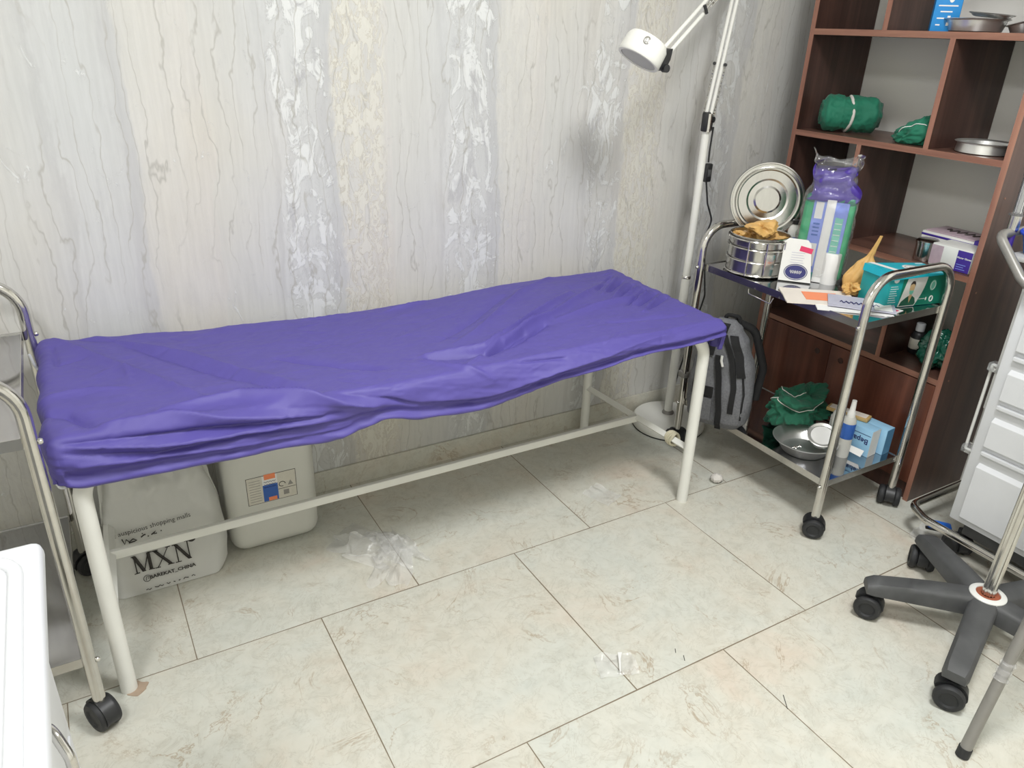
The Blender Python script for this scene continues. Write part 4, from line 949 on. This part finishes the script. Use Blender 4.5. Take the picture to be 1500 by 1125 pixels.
# cartons
def carton(lab, cx, cy, z, yaw, w_, d_, h_, m, face=None, grp=None):
    t_ = thing('carton', lab, 'box', (cx, cy, z), grp); mx = LM(cx, cy, z, yaw)
    c_ = bx('carton_body', -w_ / 2, w_ / 2, -d_ / 2, d_ / 2, 0.0005, h_, m, t_, .0015, mx)
    return t_, mx @ Matrix.Translation((0, -d_ / 2 - .0002, 0)) @ Matrix.Rotation(PI / 2, 4, 'X')
c1_, f1_ = carton('pale blue ointment carton with upside-down lettering on the bottom tray', 2.108, -0.235, TB, -84, 0.155, 0.050, 0.098, 'pale_blue', grp='pale blue cartons')
plate('white_field', -.077, -.01, .0, .098, 'off_white', c1_, f1_, .0003)
plate('dark_line', -.076, .074, .077, .0785, 'navy', c1_, f1_, .0006)
text('lettering', 'Bepanthen', f1_ @ Matrix.Translation((.012, .055, 0)) @ Matrix.Rotation(PI, 4, 'Z'), .027, 'navy', c1_, bold=.0004, thick=.0008)
plate('end_flap', -.0245, .0245, .001, .097, 'off_white', c1_, LM(2.108, -0.235, TB, -84) @ Matrix.Translation((.0776, 0, 0)) @ Matrix.Rotation(PI / 2, 4, 'Z') @ Matrix.Rotation(PI / 2, 4, 'X'), .0005)
c2_, f2_ = carton('pale blue carton behind, the one nearer the bookcase', 2.168, -0.262, TB, -84, 0.125, 0.046, 0.094, 'pale_blue', grp='pale blue cartons')
plate('blue_flap', -.022, .022, .001, .093, 'sky_side', c2_, LM(2.168, -0.262, TB, -84) @ Matrix.Translation((.0626, 0, 0)) @ Matrix.Rotation(PI / 2, 4, 'Z') @ Matrix.Rotation(PI / 2, 4, 'X'), .0005)
tc = bx('card_tray', -0.070, 0.070, -0.022, 0.022, 0, 0.012, 'tan', None, .002, LM(2.125, -0.190, TB + .0995, -72, 0, 0)); tag(tc, 'tan card sleeve lying on top of the pale blue cartons', 'card')
b = B(); box(b, -.062, .062, -.016, .016, 0.0122, 0.0135, 0, LM(2.125, -0.190, TB + .0995, -72)); ob('card_top', b, 'cream_paper', tc, smooth=False)
b = B(); prism(b, [(-.06, -.012), (.06, -.018), (.062, .006), (-.058, .004)], 0, .001, LM(2.055, -0.255, TB + .030, -84, 60)); tag(ob('leaflet', b, 'white_paper', None, smooth=False), 'folded white leaflet leaning against the pale blue carton', 'paper')

# ================================================================ backpack
bp = thing('backpack', 'grey melange backpack with black zips standing at the trolley edge', 'backpack', (1.83, 0.12, TB))
BPM = LM(1.826, 0.118, TB, -60)
def bpack(u, v):
    a = 2 * PI * u; z = v * 0.385
    hw = interp([(0, .085), (.03, .108), (.12, .114), (.22, .102), (.31, .078), (.36, .052), (.385, .03)], z)
    ht = interp([(0, .052), (.03, .070), (.12, .078), (.22, .070), (.31, .050), (.36, .034), (.385, .012)], z)
    c, s = math.cos(a), math.sin(a); k = 0.62
    p = Vector((hw * math.copysign(abs(c) ** k, c), ht * math.copysign(abs(s) ** k, s), z + .002))
    p += noise.noise_vector(p * 14) * .008 * math.sin(PI * min(1, v + .1))
    p.x += -.018 * v * v
    return BPM @ p
b = B(); vs = grid(b, 64, 48, bpack, closed_u=True); b.faces.new([r[0] for r in vs][::-1]); b.faces.new([r[-1] for r in vs]); ob('pack_body', b, 'backpack', bp, angle=70)
def onp(x, z, off=.004):                                 # a point on the front of the backpack
    hw = interp([(0, .085), (.03, .108), (.12, .114), (.22, .102), (.31, .078), (.36, .052), (.385, .03)], z)
    ht = interp([(0, .052), (.03, .070), (.12, .078), (.22, .070), (.31, .050), (.36, .034), (.385, .012)], z)
    t = min(1, abs(x / hw)); y = -ht * (1 - t ** (2 / .62)) ** .31 if t < 1 else 0
    return BPM @ Vector((x - .018 * (z / .385) ** 2, y - off, z))
def ribbon(name, path, w_, m, off=.004, t=.004, par=None):
    b = B(); n = 28; pts = []
    for i in range(n + 1):
        s = i / n * (len(path) - 1); k = min(int(s), len(path) - 2); f = s - k
        pts.append((path[k][0] * (1 - f) + path[k + 1][0] * f, path[k][1] * (1 - f) + path[k + 1][1] * f))
    rows = []
    for i, (x, z) in enumerate(pts):
        a = [onp(x - w_ / 2, z, off), onp(x + w_ / 2, z, off), onp(x + w_ / 2, z, off + t), onp(x - w_ / 2, z, off + t)]
        rows.append([b.verts.new(q) for q in a])
    for r0, r1 in zip(rows[:-1], rows[1:]):
        for k in range(4): b.faces.new((r0[k], r0[(k + 1) % 4], r1[(k + 1) % 4], r1[k]))
    b.faces.new(rows[0][::-1]); b.faces.new(rows[-1])
    return ob(name, b, m, par or bp)
ribbon('zip_band', [(-.070, .055), (-.076, .16), (-.058, .27), (-.030, .350)], .018, 'strap')
ribbon('zip_band', [(.058, .075), (.060, .17), (.044, .26), (.006, .345)], .018, 'strap')
ribbon('centre_strap', [(.020, -.0), (.020, .08), (.006, .20), (-.006, .275)], .020, 'strap', .007, .005)
ribbon('pocket', [(-.030, .035), (-.030, .120)], .044, 'backpack', .004, .010)
ribbon('pocket_band', [(-.030, .125), (-.030, .160)], .044, 'strap', .004, .008)
ribbon('zip_band', [(.092, .05), (.094, .15), (.078, .24)], .005, 'strap', .002, .003)
ribbon('patch', [(-.036, .270), (-.032, .305)], .024, 'strap', .004, .004)
ribbon('top_cover', [(-.030, .325), (-.018, .378)], .070, 'strap', .002, .008)
ribbon('side_panel', [(.078, .21), (.062, .28), (.036, .345)], .026, 'strap', .003, .005)
b = B(); q = onp(.008, .262, .014); tube(b, [q + Vector((0, 0, .018)), q, q + Vector((.004, -.006, -.02))], .0045, 8); ob('zip_pull', b, 'off_white', bp)
tb('carry_loop', fillet([BPM @ Vector((-.03, .01, .375)), BPM @ Vector((-.025, .012, .398)), BPM @ Vector((.02, .014, .398)), BPM @ Vector((.02, .014, .37))], .012, 5), .007, 'strap', bp, 10)
tb('shoulder_strap', fillet([BPM @ Vector((.0, .03, .375)), BPM @ Vector((.07, .05, .35)), BPM @ Vector((.120, .045, .22)), BPM @ Vector((.112, .04, .10))], .05, 6), .014, 'strap', bp, 12)

# ================================================================ bookcase contents
def clothroll(lab, c, ax_, R_, L_, m, seed):
    mx = Matrix.Translation(c) @ Vector((0, 0, 1)).rotation_difference(Vector(ax_).normalized()).to_matrix().to_4x4()
    t_ = thing('rolled_drape', lab, 'cloth', (c[0], c[1], c[2] - R_))
    def f(u, v):
        a = 2 * PI * u; z = (v - .5) * L_
        e = abs(v - .5) * 2; r = R_ * (1 - .30 * max(0, e - .80) / .2 * (e - .8) / .2 * 5 * .2)
        if abs(z + L_ * .10) < L_ * .06: r *= .95
        p = Vector((r * math.cos(a), r * math.sin(a), z))
        r2 = 1 + .085 * (ridged(p, 20, seed, 3) - .6) * 2 + .02 * math.sin(4 * a + z * 40)
        return mx @ Vector((p.x * r2, p.y * r2, p.z))
    b = B(); vs = grid(b, 90, 60, f, closed_u=True)
    for side, sg in ((0, -1), (-1, 1)):                  # coiled ends
        ring = [r[side] for r in vs]; prev = ring
        for k in range(1, 9):
            s = 1 - k / 9; off = .006 * math.sin(k * 2.4) + .004
            cen = sum((v.co for v in ring), Vector()) / len(ring)
            new = [b.verts.new(cen + (v.co - cen) * s * (1 + .12 * math.sin(i * .35 + k)) + (mx.to_3x3() @ Vector((0, 0, sg * off)))) for i, v in enumerate(ring)]
            for i in range(len(ring)): 
                i2 = (i + 1) % len(ring); b.faces.new((prev[i], prev[i2], new[i2], new[i]))
            prev = new
        b.faces.new(prev)
    ob('cloth', b, m, t_, angle=180)
    return t_, mx
t_, mx = clothroll('green rolled surgical drape tied with grey cord on the bookcase shelf', (2.395, 0.258, 1.219), (0.62, -0.62, 0.0), 0.060, 0.185, 'green', 4)
tb('tie', [mx @ Vector((.058 * math.cos(a), .058 * math.sin(a), -.002 + .006 * math.sin(a * 2))) for a in [2 * PI * k / 30 for k in range(30)]], 0.0052, 'cotton', t_, 8, closed=True)
def wedge(p, n):
    t = (n.y + 1) / 2                                    # 1 at the left (+y), 0 at the divider
    zz = .050 * (1 - t) ** .9 + .006
    return Vector((p.x, p.y, p.z * zz / .05))
o = crumple('folded_drape', 'green', None, 2.36, -0.035, 1.157 + .048, 0.062, 0.078, 0.05, seed=12, freq=1.4, amp=.35, sub=5, flat=1.1565, shape=lambda p, n: Vector((p.x, p.y, p.z * (1.35 - .75 * (n.y + 1) / 2) - .035 * (n.y + 1) / 2)))
tag(o, 'green folded drape leaning against the divider on the middle shelf', 'cloth')
b = B(); tube(b, [SURF[o.name](Vector((-.75 + .1 * t, .55 - 1.2 * t, .18 + .30 * math.sin(t * 2.6))), 1.03) for t in [k / 14 for k in range(15)]], .0014, 6); ob('hem', b, 'white_paper', o)
basin('instrument_dish', 'shallow steel dish alone in the right compartment of the shelf', 2.385, -0.248, 1.156, 0.083, 0.080, 0.032, 'dish')
# upper compartment
ub = thing('tall_carton', 'bright blue tall carton in the top compartment of the bookcase', 'box', (2.335, -0.045, 1.488)); um = LM(2.338, -0.045, 1.488, -52)
bx('carton_body', -0.036, 0.036, -0.030, 0.030, 0, 0.17, 'sky_blue', ub, .001, um)
UF = um @ Matrix.Translation((0, -.0302, 0)) @ Matrix.Rotation(PI / 2, 4, 'X')
US = um @ Matrix.Translation((.0362, 0, 0)) @ Matrix.Rotation(PI / 2, 4, 'Z') @ Matrix.Rotation(PI / 2, 4, 'X')
plate('side_print', -.030, .030, 0, .17, 'sky_side', ub, US, .0003)
b = B(); prism(b, ell(.009, .020, 20, .006, .098), .0, .0006, UF); ob('printed_shape', b, 'white_paper', ub)
for k, (x0, x1, y) in enumerate(((-.026, .026, .068), (-.018, .014, .052), (-.024, -.004, .034), (.004, .012, .034), (-.024, -.012, .016), (.004, .012, .016))):
    plate('lettering', x0, x1, y, y + (.0035 if k < 3 or k == 4 else .009), 'white_paper', ub, UF, .0006)
plate('lettering', -.020, .014, .066, .072, 'pale_blue', ub, US, .0006)
basin('bowl', 'wide steel bowl in the top compartment beside the blue carton', 2.375, -0.125, 1.488, 0.088, 0.072, 0.036, group='steel bowls in the top compartment')
basin('bowl', 'small steel bowl leaning on the right of the wide bowl', 2.430, -0.238, 1.490, 0.042, 0.030, 0.030, tilt=-16, yaw=30, group='steel bowls in the top compartment')
o = basin('dish', 'round steel dish lying tilted on top of the wide bowl', 2.375, -0.165, 1.5285, 0.060, 0.052, 0.010, 'dish', 0, 1, 5, group='steel bowls in the top compartment')
# compartment behind the gown pack
mc = thing('canister', 'white plastic canister in the bookcase behind the gown pack', 'canister', (2.36, 0.168, 0.811))
b = B(); prism(b, rrect(-.038, .038, -.034, .034, .012), 0, .112, LM(2.36, 0.172, .811, -30)); ob('canister_body', b, 'off_white', mc)
b = B(); prism(b, rrect(-.041, .041, -.037, .037, .012), .112, .122, LM(2.36, 0.172, .811, -30)); ob('rim', b, 'white_abs', mc)
for k, z in enumerate((.934, .952, .972)):
    o = lt('black_lid', [(0, 0), (.040 - .003 * k, 0), (.042 - .003 * k, .004), (.040 - .003 * k, .014), (0, .014)], 'black', None, LM(2.372 + .004 * k, .165 - .003 * k, z), 28)
    tag(o, ('lowest', 'middle', 'topmost')[k] + ' of the black lids stacked on the white canister', 'lid', 'black lids on the canister')
# boxes at the right of that shelf
gb2 = thing('glove_carton', 'white and purple glove carton lying flat at the back of the shelf', 'box', (2.44, -0.225, 0.811)); gm = LM(2.455, -0.235, .811, -90)
bx('carton_body', -.118, .118, -.060, .060, .0, .078, 'off_white', gb2, .002, gm)
bx('purple_band', -.119, .119, -.061, .061, .064, .071, 'deep_purple', gb2, .001, gm)
bx('carton_top', -.110, .100, -.055, .058, .078, .083, 'mauve', gb2, .002, gm)
b = B(); tube(b, [gm @ Vector((-.07 + .15 * k / 30, .018 * math.sin(k * 1.2), .0845)) for k in range(31)], .0022, 5); ob('lettering', b, 'hair', gb2)
bx('purple_patch', .06, .119, -.0615, .0, .045, .0835, 'deep_purple', gb2, .001, gm)
mg = thing('glove_carton', 'white carton with purple end panel in front at the shelf edge', 'box', (2.33, -0.29, 0.811)); mm_ = LM(2.352, -0.288, .811, -90)
bx('carton_body', -.068, .066, -.052, .052, .0, .070, 'off_white', mg, .002, mm_)
MF = mm_ @ Matrix.Translation((0, -.0523, 0)) @ Matrix.Rotation(PI / 2, 4, 'X')
plate('purple_panel', .018, .065, .001, .066, 'deep_purple', mg, MF, .0004)
text('lettering', 'Master Gloves', MF @ Matrix.Translation((.042, .044, 0)), .0078, 'white_paper', mg, bold=.0002, thick=.0008)
for k in range(3): plate('print_line', .022, .052 - .006 * (k % 2), .008 + .007 * k, .010 + .007 * k, 'lilac', mg, MF, .0007)
bx('grey_print', -.0685, -.030, -.0525, -.0520, .005, .065, 'mauve', mg, 0, mm_)
sc_ = thing('steel_jar', 'small steel jar beside the glove cartons on the bookcase shelf', 'jar', (2.345, -0.185, .811))
lt('jar_body', [(0, 0), (.033, 0), (.034, .003), (.034, .058), (0, .058)], 'steel', sc_, LM(2.335, -0.182, .811), 30)
lt('jar_lid', [(.036, .054), (.0365, .062), (.030, .068), (.010, .070), (0, .070)], 'steel', sc_, LM(2.335, -0.182, .811), 30)
# lowest open compartment
mb = thing('medicine_bottle', 'brown-black medicine bottle with white cap and label in the bookcase', 'bottle', (2.44, -0.158, .461)); mm2 = LM(2.435, -0.178, .4605)
lt('bottle_body', [(0, 0), (.021, 0), (.023, .003), (.023, .066), (.018, .076), (.011, .080), (.011, .086), (0, .086)], 'black', mb, mm2, 28)
lt('label', [(.0232, .018), (.0238, .019), (.0238, .054), (.0232, .055)], 'label_paper', mb, mm2, 28, cap=False)
lt('cap', [(0, .082), (.0145, .082), (.0150, .085), (.0150, .108), (.013, .110), (0, .110)], 'white_abs', mb, mm2, 22)
o = crumple('green_plastic_bag', 'green_bag', None, 2.375, -0.292, .461 + .062, .062, .066, .072, seed=17, freq=1.7, amp=.5, sub=5, flat=.4608)
tag(o, 'glossy green plastic bag stuffed in the lowest open compartment', 'plastic bag')
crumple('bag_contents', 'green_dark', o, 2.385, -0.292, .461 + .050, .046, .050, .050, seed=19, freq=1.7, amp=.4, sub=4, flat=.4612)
dk = crumple('dark_pouch', 'black_dusty', None, 2.50, -0.225, .461 + .035, .045, .035, .038, seed=23, freq=1.5, amp=.3, sub=4, flat=.4608); tag(dk, 'dark soft pouch behind the medicine bottle', 'pouch')

# ================================================================ under the bed
jc = thing('jerrycan', 'milky plastic jerrycan with blue and orange label under the bed', 'jerrycan', (0.29, 0.45, 0))
b = B(); box(b, 0.168, 0.432, 0.362, 0.565, 0.0, 0.385, 0.045, seg=5); ob('can_body', b, 'jerrycan', jc, angle=60)
lt('cap', [(0, .383), (.026, .383), (.026, .41), (0, .41)], 'off_white', jc, LM(.37, .46, 0), 24)
tb('handle', fillet([(.20, .46, .38), (.20, .46, .43), (.31, .46, .43), (.31, .46, .38)], .025, 5), .013, 'jerrycan', jc, 12)
JF = Matrix.Translation((0.296, 0.3618, 0.212)) @ Matrix.Rotation(PI / 2, 4, 'X')
lb = plate('label', -.070, .070, -.044, .044, 'label_paper', jc, JF, .0004)
plate('label_edge', -.0715, .0715, -.0455, .0455, 'ink', jc, JF, .0002)
plate('blue_field', -.026, .017, -.043, .012, 'blue', lb, JF, .0006); plate('white_field', -.026, .017, .012, .043, 'white_paper', lb, JF, .0006)
plate('orange_field', -.020, .012, .030, .047, 'orange', lb, JF, .0009); plate('orange_field', -.012, .012, -.043, -.031, 'orange', lb, JF, .0009)
for k in range(9): plate('print_line', -.064, -.032, -.036 + k * .0085, -.0345 + k * .0085, 'grey_tube', lb, JF, .0006)
for k in range(3):
    b = B(); tube(b, [JF @ Vector((-.022 + .034 * i / 14, .022 - k * .009 + .0018 * math.sin(i * 1.9 + k), .001)) for i in range(15)], .0007, 4); ob('script_line', b, 'navy', lb)
plate('divider_line', .018, .069, -.012, -.0105, 'ink', lb, JF, .0006)
b = B(); tube(b, [JF @ Vector((.030 + .009 * math.cos(a), .004 + .008 * math.sin(a), .0008)) for a in [k * .5 for k in range(11)]], .001, 4); ob('printed_symbol', b, 'ink', lb)
b = B(); prism(b, [(.046, -.004), (.062, -.004), (.054, .012)], .0004, .0008, JF); ob('printed_symbol', b, 'grey_tube', lb, smooth=False)
plate('print_block', .032, .048, -.034, -.018, 'grey_tube', lb, JF, .0006)
# shopping bag
sg = thing('shopping_bag', 'crumpled white plastic shopping bag printed with black lettering under the bed', 'bag', (-0.01, 0.36, 0))
def bagf(x, z, back=0):
    w_ = Vector((x * 7, z * 6, 3 + back)); pl = (ridged(w_, 1.0, 11 + back, 3) - .6)
    return (0.318 + .10 * (z / .38) ** 1.3 + (.030 if z < .2 else .030 + (z - .2) * .25) * pl * min(1, z / .10) * (.35 + .65 * max(0, min(1, max((abs(x) - .09) / .06, (z - .225) / .08))))) if not back else (0.47 - .04 * (z / .38) + .02 * pl)
def bag_edge(z): return (interp([(0, -.168), (.1, -.160), (.2, -.150), (.3, -.142), (.4, -.12)], z), interp([(0, .140), (.02, .150), (.1, .158), (.2, .152), (.3, .135), (.4, .10)], z))
def bagfront(u, v):
    z = .002 + v * .375; a, c = bag_edge(z); x = a + (c - a) * u
    y = bagf(x, z); e = min(u, 1 - u); y += .05 * (1 - min(1, e / .12)) ** 2
    if v > .9: z -= .03 * math.sin(u * 11) * (v - .9) * 10
    return Vector((x, y, z))
def bagback(u, v):
    z = .002 + v * .35; a, c = bag_edge(z); x = a + (c - a) * u; return Vector((x, bagf(x, z, 1) - (.05 * (1 - min(1, min(u, 1 - u) / .12)) ** 2), z))
for nm, f in (('front_panel', bagfront), ('back_panel', bagback)):
    b = B(); grid(b, 60, 70, f); o = ob(nm, b, 'bag', sg, smooth='keep')
    for p in o.data.polygons: p.use_smooth = True
for s in (-1, 1):
    def hnd(u, v, s=s):
        a = PI * v; x = 0.0 + s * .055 + .030 * math.cos(a) ; z = .355 + .09 * math.sin(a) - .05 * abs(u - .5)
        return Vector((x + (u - .5) * .03, 0.41 + .04 * u + .01 * math.sin(v * 9 + s), z))
    b = B(); grid(b, 8, 26, hnd); o = ob('handle', b, 'bag', sg, smooth='keep')
def bw(cx, cz, rot, off=.007):
    cr_, sr_ = math.cos(rot), math.sin(rot)
    return lambda p: (lambda x, z: Vector((x, bagf(x, z) - off, z)))(cx + p.x * cr_ - p.y * sr_, cz + p.x * sr_ + p.y * cr_)
mw0 = bw(-.020, .097, .02)
mw = lambda p: mw0(p * .86)
def serif(strokes):
    b = B()
    for x0, y0, x1, y1, w0 in strokes:
        n = 6; q = []
        hor = abs(y1 - y0) < 1e-6
        for i in range(n + 1):
            x, y = x0 + (x1 - x0) * i / n, y0 + (y1 - y0) * i / n
            q.append([b.verts.new(mw(Vector((x - (0 if hor else w0 / 2), y - (w0 / 2 if hor else 0), 0)))), b.verts.new(mw(Vector((x + (0 if hor else w0 / 2), y + (w0 / 2 if hor else 0), 0))))])
        for a_, c_ in zip(q[:-1], q[1:]): b.faces.new((a_[0], a_[1], c_[1], c_[0]))
    o = ob('lettering', b, 'ink', sg, smooth='keep'); md = o.modifiers.new('t', 'SOLIDIFY'); md.thickness = .0004
H_ = .029
serif([(-.083, -H_, -.083, H_, .0035), (-.083, H_, -.062, -H_, .011), (-.062, -H_, -.041, H_, .0035), (-.041, H_, -.041, -H_, .010), (-.091, -H_, -.075, -H_, .003), (-.049, -H_, -.031, -H_, .003), (-.091, H_, -.079, H_, .003), (-.043, H_, -.031, H_, .003)])
serif([(-.022, H_, .018, -H_, .011), (-.022, -H_, .018, H_, .0035), (-.030, H_, -.012, H_, .003), (-.030, -H_, -.014, -H_, .003), (.008, -H_, .027, -H_, .003), (.010, H_, .025, H_, .003)])
serif([(.040, -H_, .040, H_, .0035), (.040, H_, .076, -H_, .011), (.076, -H_, .076, H_, .0035), (.031, -H_, .049, -H_, .003), (.030, H_, .043, H_, .003), (.068, H_, .085, H_, .003)])
text('lettering', 'BAREKAT_CHINA', None, .0135, 'ink', sg, warp=bw(-.004, .050, .02), xs=1.12, bold=.0005)
text('lettering', 'st auspicious shopping malls', None, .0180, 'ink', sg, warp=bw(-.034, .190, .05))
sb0 = bw(-.070, .049, 0)
b = B(); tube(b, [sb0(Vector((.009 * math.cos(a), .009 * math.sin(a), 0))) for a in [2 * PI * k / 20 for k in range(20)]], .0009, 5, closed=True); tube(b, [sb0(Vector((-.003, -.005, 0))), sb0(Vector((-.001, .005, 0))), sb0(Vector((.005, .004, 0))), sb0(Vector((.003, -.002, 0)))], .0009, 5); ob('logo', b, 'ink', sg)
hb = bw(.058, .125, 0)
b = B(); prism(b, [(0, 0)] * 0 + [(x, y) for x, y in ell(.010, .007, 16)], 0, .0004)
for v in b.verts: v.co = hb(v.co)
ob('printed_mark', b, 'ink', sg, smooth='keep')
w1 = bw(-.06, .166, .05)
for seg in ([(-.05, .008), (-.046, -.006), (-.040, .004), (-.034, -.004), (-.024, .002), (-.016, -.004), (-.022, -.006), (-.036, -.006)], [(-.004, .000), (.004, .004), (.008, .003)], [(.012, -.003), (.015, -.004)], [(.022, -.002), (.030, .002), (.034, .005), (.028, -.002), (.036, -.002)], [(.046, .001), (.049, .001)], [(.000, .009), (.002, .009)]):
    b = B(); tube(b, [w1(Vector((x, y, 0))) for x, y in seg], .0018, 5); ob('script_lettering', b, 'ink', sg)
w2 = bw(-.008, .018, .035); x = -.070; k = 0; random.seed(4)
while x < .065:
    n = random.choice((3, 4, 6, 2)); seg = [(x + .0045 * i, .0022 * math.sin(i * 2.3 + k)) for i in range(n)]
    b = B(); tube(b, [w2(Vector((p[0], p[1], 0))) for p in seg], .0012, 5); ob('script_lettering', b, 'ink', sg)
    x += .0045 * n + .004; k += 1
# clear bag on the floor
def shp2(p, n): return Vector((p.x, p.y + .04 * math.sin(p.x * 25), p.z * (1 + .4 * math.sin(p.x * 30 + p.y * 22))))
pbag = thing('clear_plastic_bag', 'crumpled clear plastic bag lying on the floor tiles by the bed shadow', 'plastic bag', (0.555, 0.19, 0))
for (cx, cy, w_, h_, yw, sd_, hz) in ((0.525, 0.235, .15, .20, 35, 31, .050), (0.565, 0.120, .11, .17, -25, 37, .040), (0.615, 0.19, .09, .19, 15, 44, .045)):
    mxp = LM(cx, cy, 0, yw)
    def fl(u, v, mxp=mxp, w_=w_, h_=h_, sd_=sd_, hz=hz):
        r = math.hypot(u - .5, v - .5) * 2; k = max(0, 1 - r ** 2.2 * .72)
        q = Vector((u * 2.2, v * 2.2, sd_))
        du, dv = noise.noise(q * 1.5) * .22, noise.noise(q * 1.5 + Vector((5, 5, 5))) * .22
        return mxp @ Vector(((u - .5 + du) * w_, (v - .5 + dv) * h_, .0015 + hz * k * (max(0, ridged(q, 1.3, sd_, 3) - .25) * 1.2)))
    b = B(); grid(b, 44, 44, fl); o = ob('film', b, 'clear', pbag, smooth='keep')
    for p in o.data.polygons: p.use_smooth = True
def scrap(name, lab, cx, cy, w_, h_, yaw, m='clear', seed=1, lift=.008):
    mx = LM(cx, cy, 0, yaw)
    def f(u, v):
        return mx @ Vector(((u - .5) * w_, (v - .5) * h_, .002 + lift * abs(noise.noise(Vector((u * 2.5, v * 2.5, seed)))) * 2))
    b = B(); grid(b, 16, 16, f); o = ob(name, b, m, None, smooth='keep')
    for p in o.data.polygons: p.use_smooth = True
    tag(o, lab, 'plastic scrap'); return o
scrap('plastic_film', 'flat clear plastic wrapper lying near the right bed leg', 1.345, 0.135, .085, .11, 20, seed=5)
sc2 = scrap('plastic_film', 'torn clear film scrap on the floor in front of the bed', 0.915, -0.515, .10, .07, -20, seed=8, lift=.012)
b = B(); prism(b, [(-.004, .03), (.007, .032), (.003, .010), (.0015, -.035), (-.0015, -.035), (-.003, .010)], .012, .0135, LM(.925, -.515, 0, -35)); tag(ob('film_crease', b, 'white_paper', sc2, smooth=False), 'white folded sliver')
o = crumple('cotton_ball', 'cotton', None, 1.768, 0.020, .016, .024, .022, .016, seed=51, freq=3, amp=.3, sub=4, flat=.0006); tag(o, 'small off-white cotton ball under the trolley', 'cotton')
scrap('plastic_wrapper', 'clear wrapper lying against the wheel of the white cart', 2.175, -0.565, .15, .12, 10, 'clear', 9, .02)
for i, (x, y, yw, L_) in enumerate(((1.085, -.545, 55, .014), (1.21, -.80, 55, .042), (1.088, -.575, 58, .018))):
    mx = LM(x, y, 0, yw); b = B(); box(b, -L_ / 2, L_ / 2, -.0007, .0007, .0, .0012, 0, mx)
    o = ob('straw_bit', b, 'ink', None, smooth=False); tag(o, ('shortest dark fibre on the tile by the upper joint', 'longest dark fibre lying across the tile joint', 'dark fibre of middle length just below the shortest one')[i], 'fibre', 'dark fibres on the floor')

# ================================================================ on the white cart
bn = thing('blue_bin', 'translucent blue bin with cobalt rim behind the cart rail', 'bin', (2.232, -0.578, 0.936))
b = B(); lathe(b, [(.050, 0), (.053, .002), (.068, .055), (.066, .055), (.051, .004), (0, .003)], LM(2.232, -0.578, .936), 40, cap=False); ob('bin_body', b, 'blue_bin', bn)
tb('rim', [(2.232 + .070 * math.cos(a), -.578 + .070 * math.sin(a), .993) for a in [2 * PI * k / 40 for k in range(40)]], .006, 'rim_blue', bn, 10, closed=True)
vt = thing('syringe', 'clear upright syringe tube with silver collar above the cart rail', 'syringe', (2.178, -0.500, .936))
VM = LM(2.178, -0.500, .936)
lt('collar', [(0, 0), (.012, 0), (.012, .060), (0, .060)], 'deep_purple', vt, VM, 20)
lt('silver_collar', [(0, .060), (.0145, .060), (.0145, .100), (0, .100)], 'steel', vt, VM, 20)
lt('flange', [(0, .100), (.021, .100), (.021, .103), (0, .103)], 'clear_tube', vt, VM, 20)
lt('barrel', [(0, .103), (.0125, .103), (.0125, .205), (.015, .207), (.015, .210), (.010, .210), (.010, .106), (0, .106)], 'clear_tube', vt, VM, 24, cap=False)
lt('plunger', [(.004, .108), (.004, .20), (.007, .20), (.007, .203), (0, .203)], 'off_white', vt, VM, 12, cap=False)

# round steel dish on the left trolley
basin('instrument_dish', 'round steel dish on the left trolley, near the picture edge', -0.40, 0.30, 0.7355, 0.10, 0.085, 0.03, 'dish')
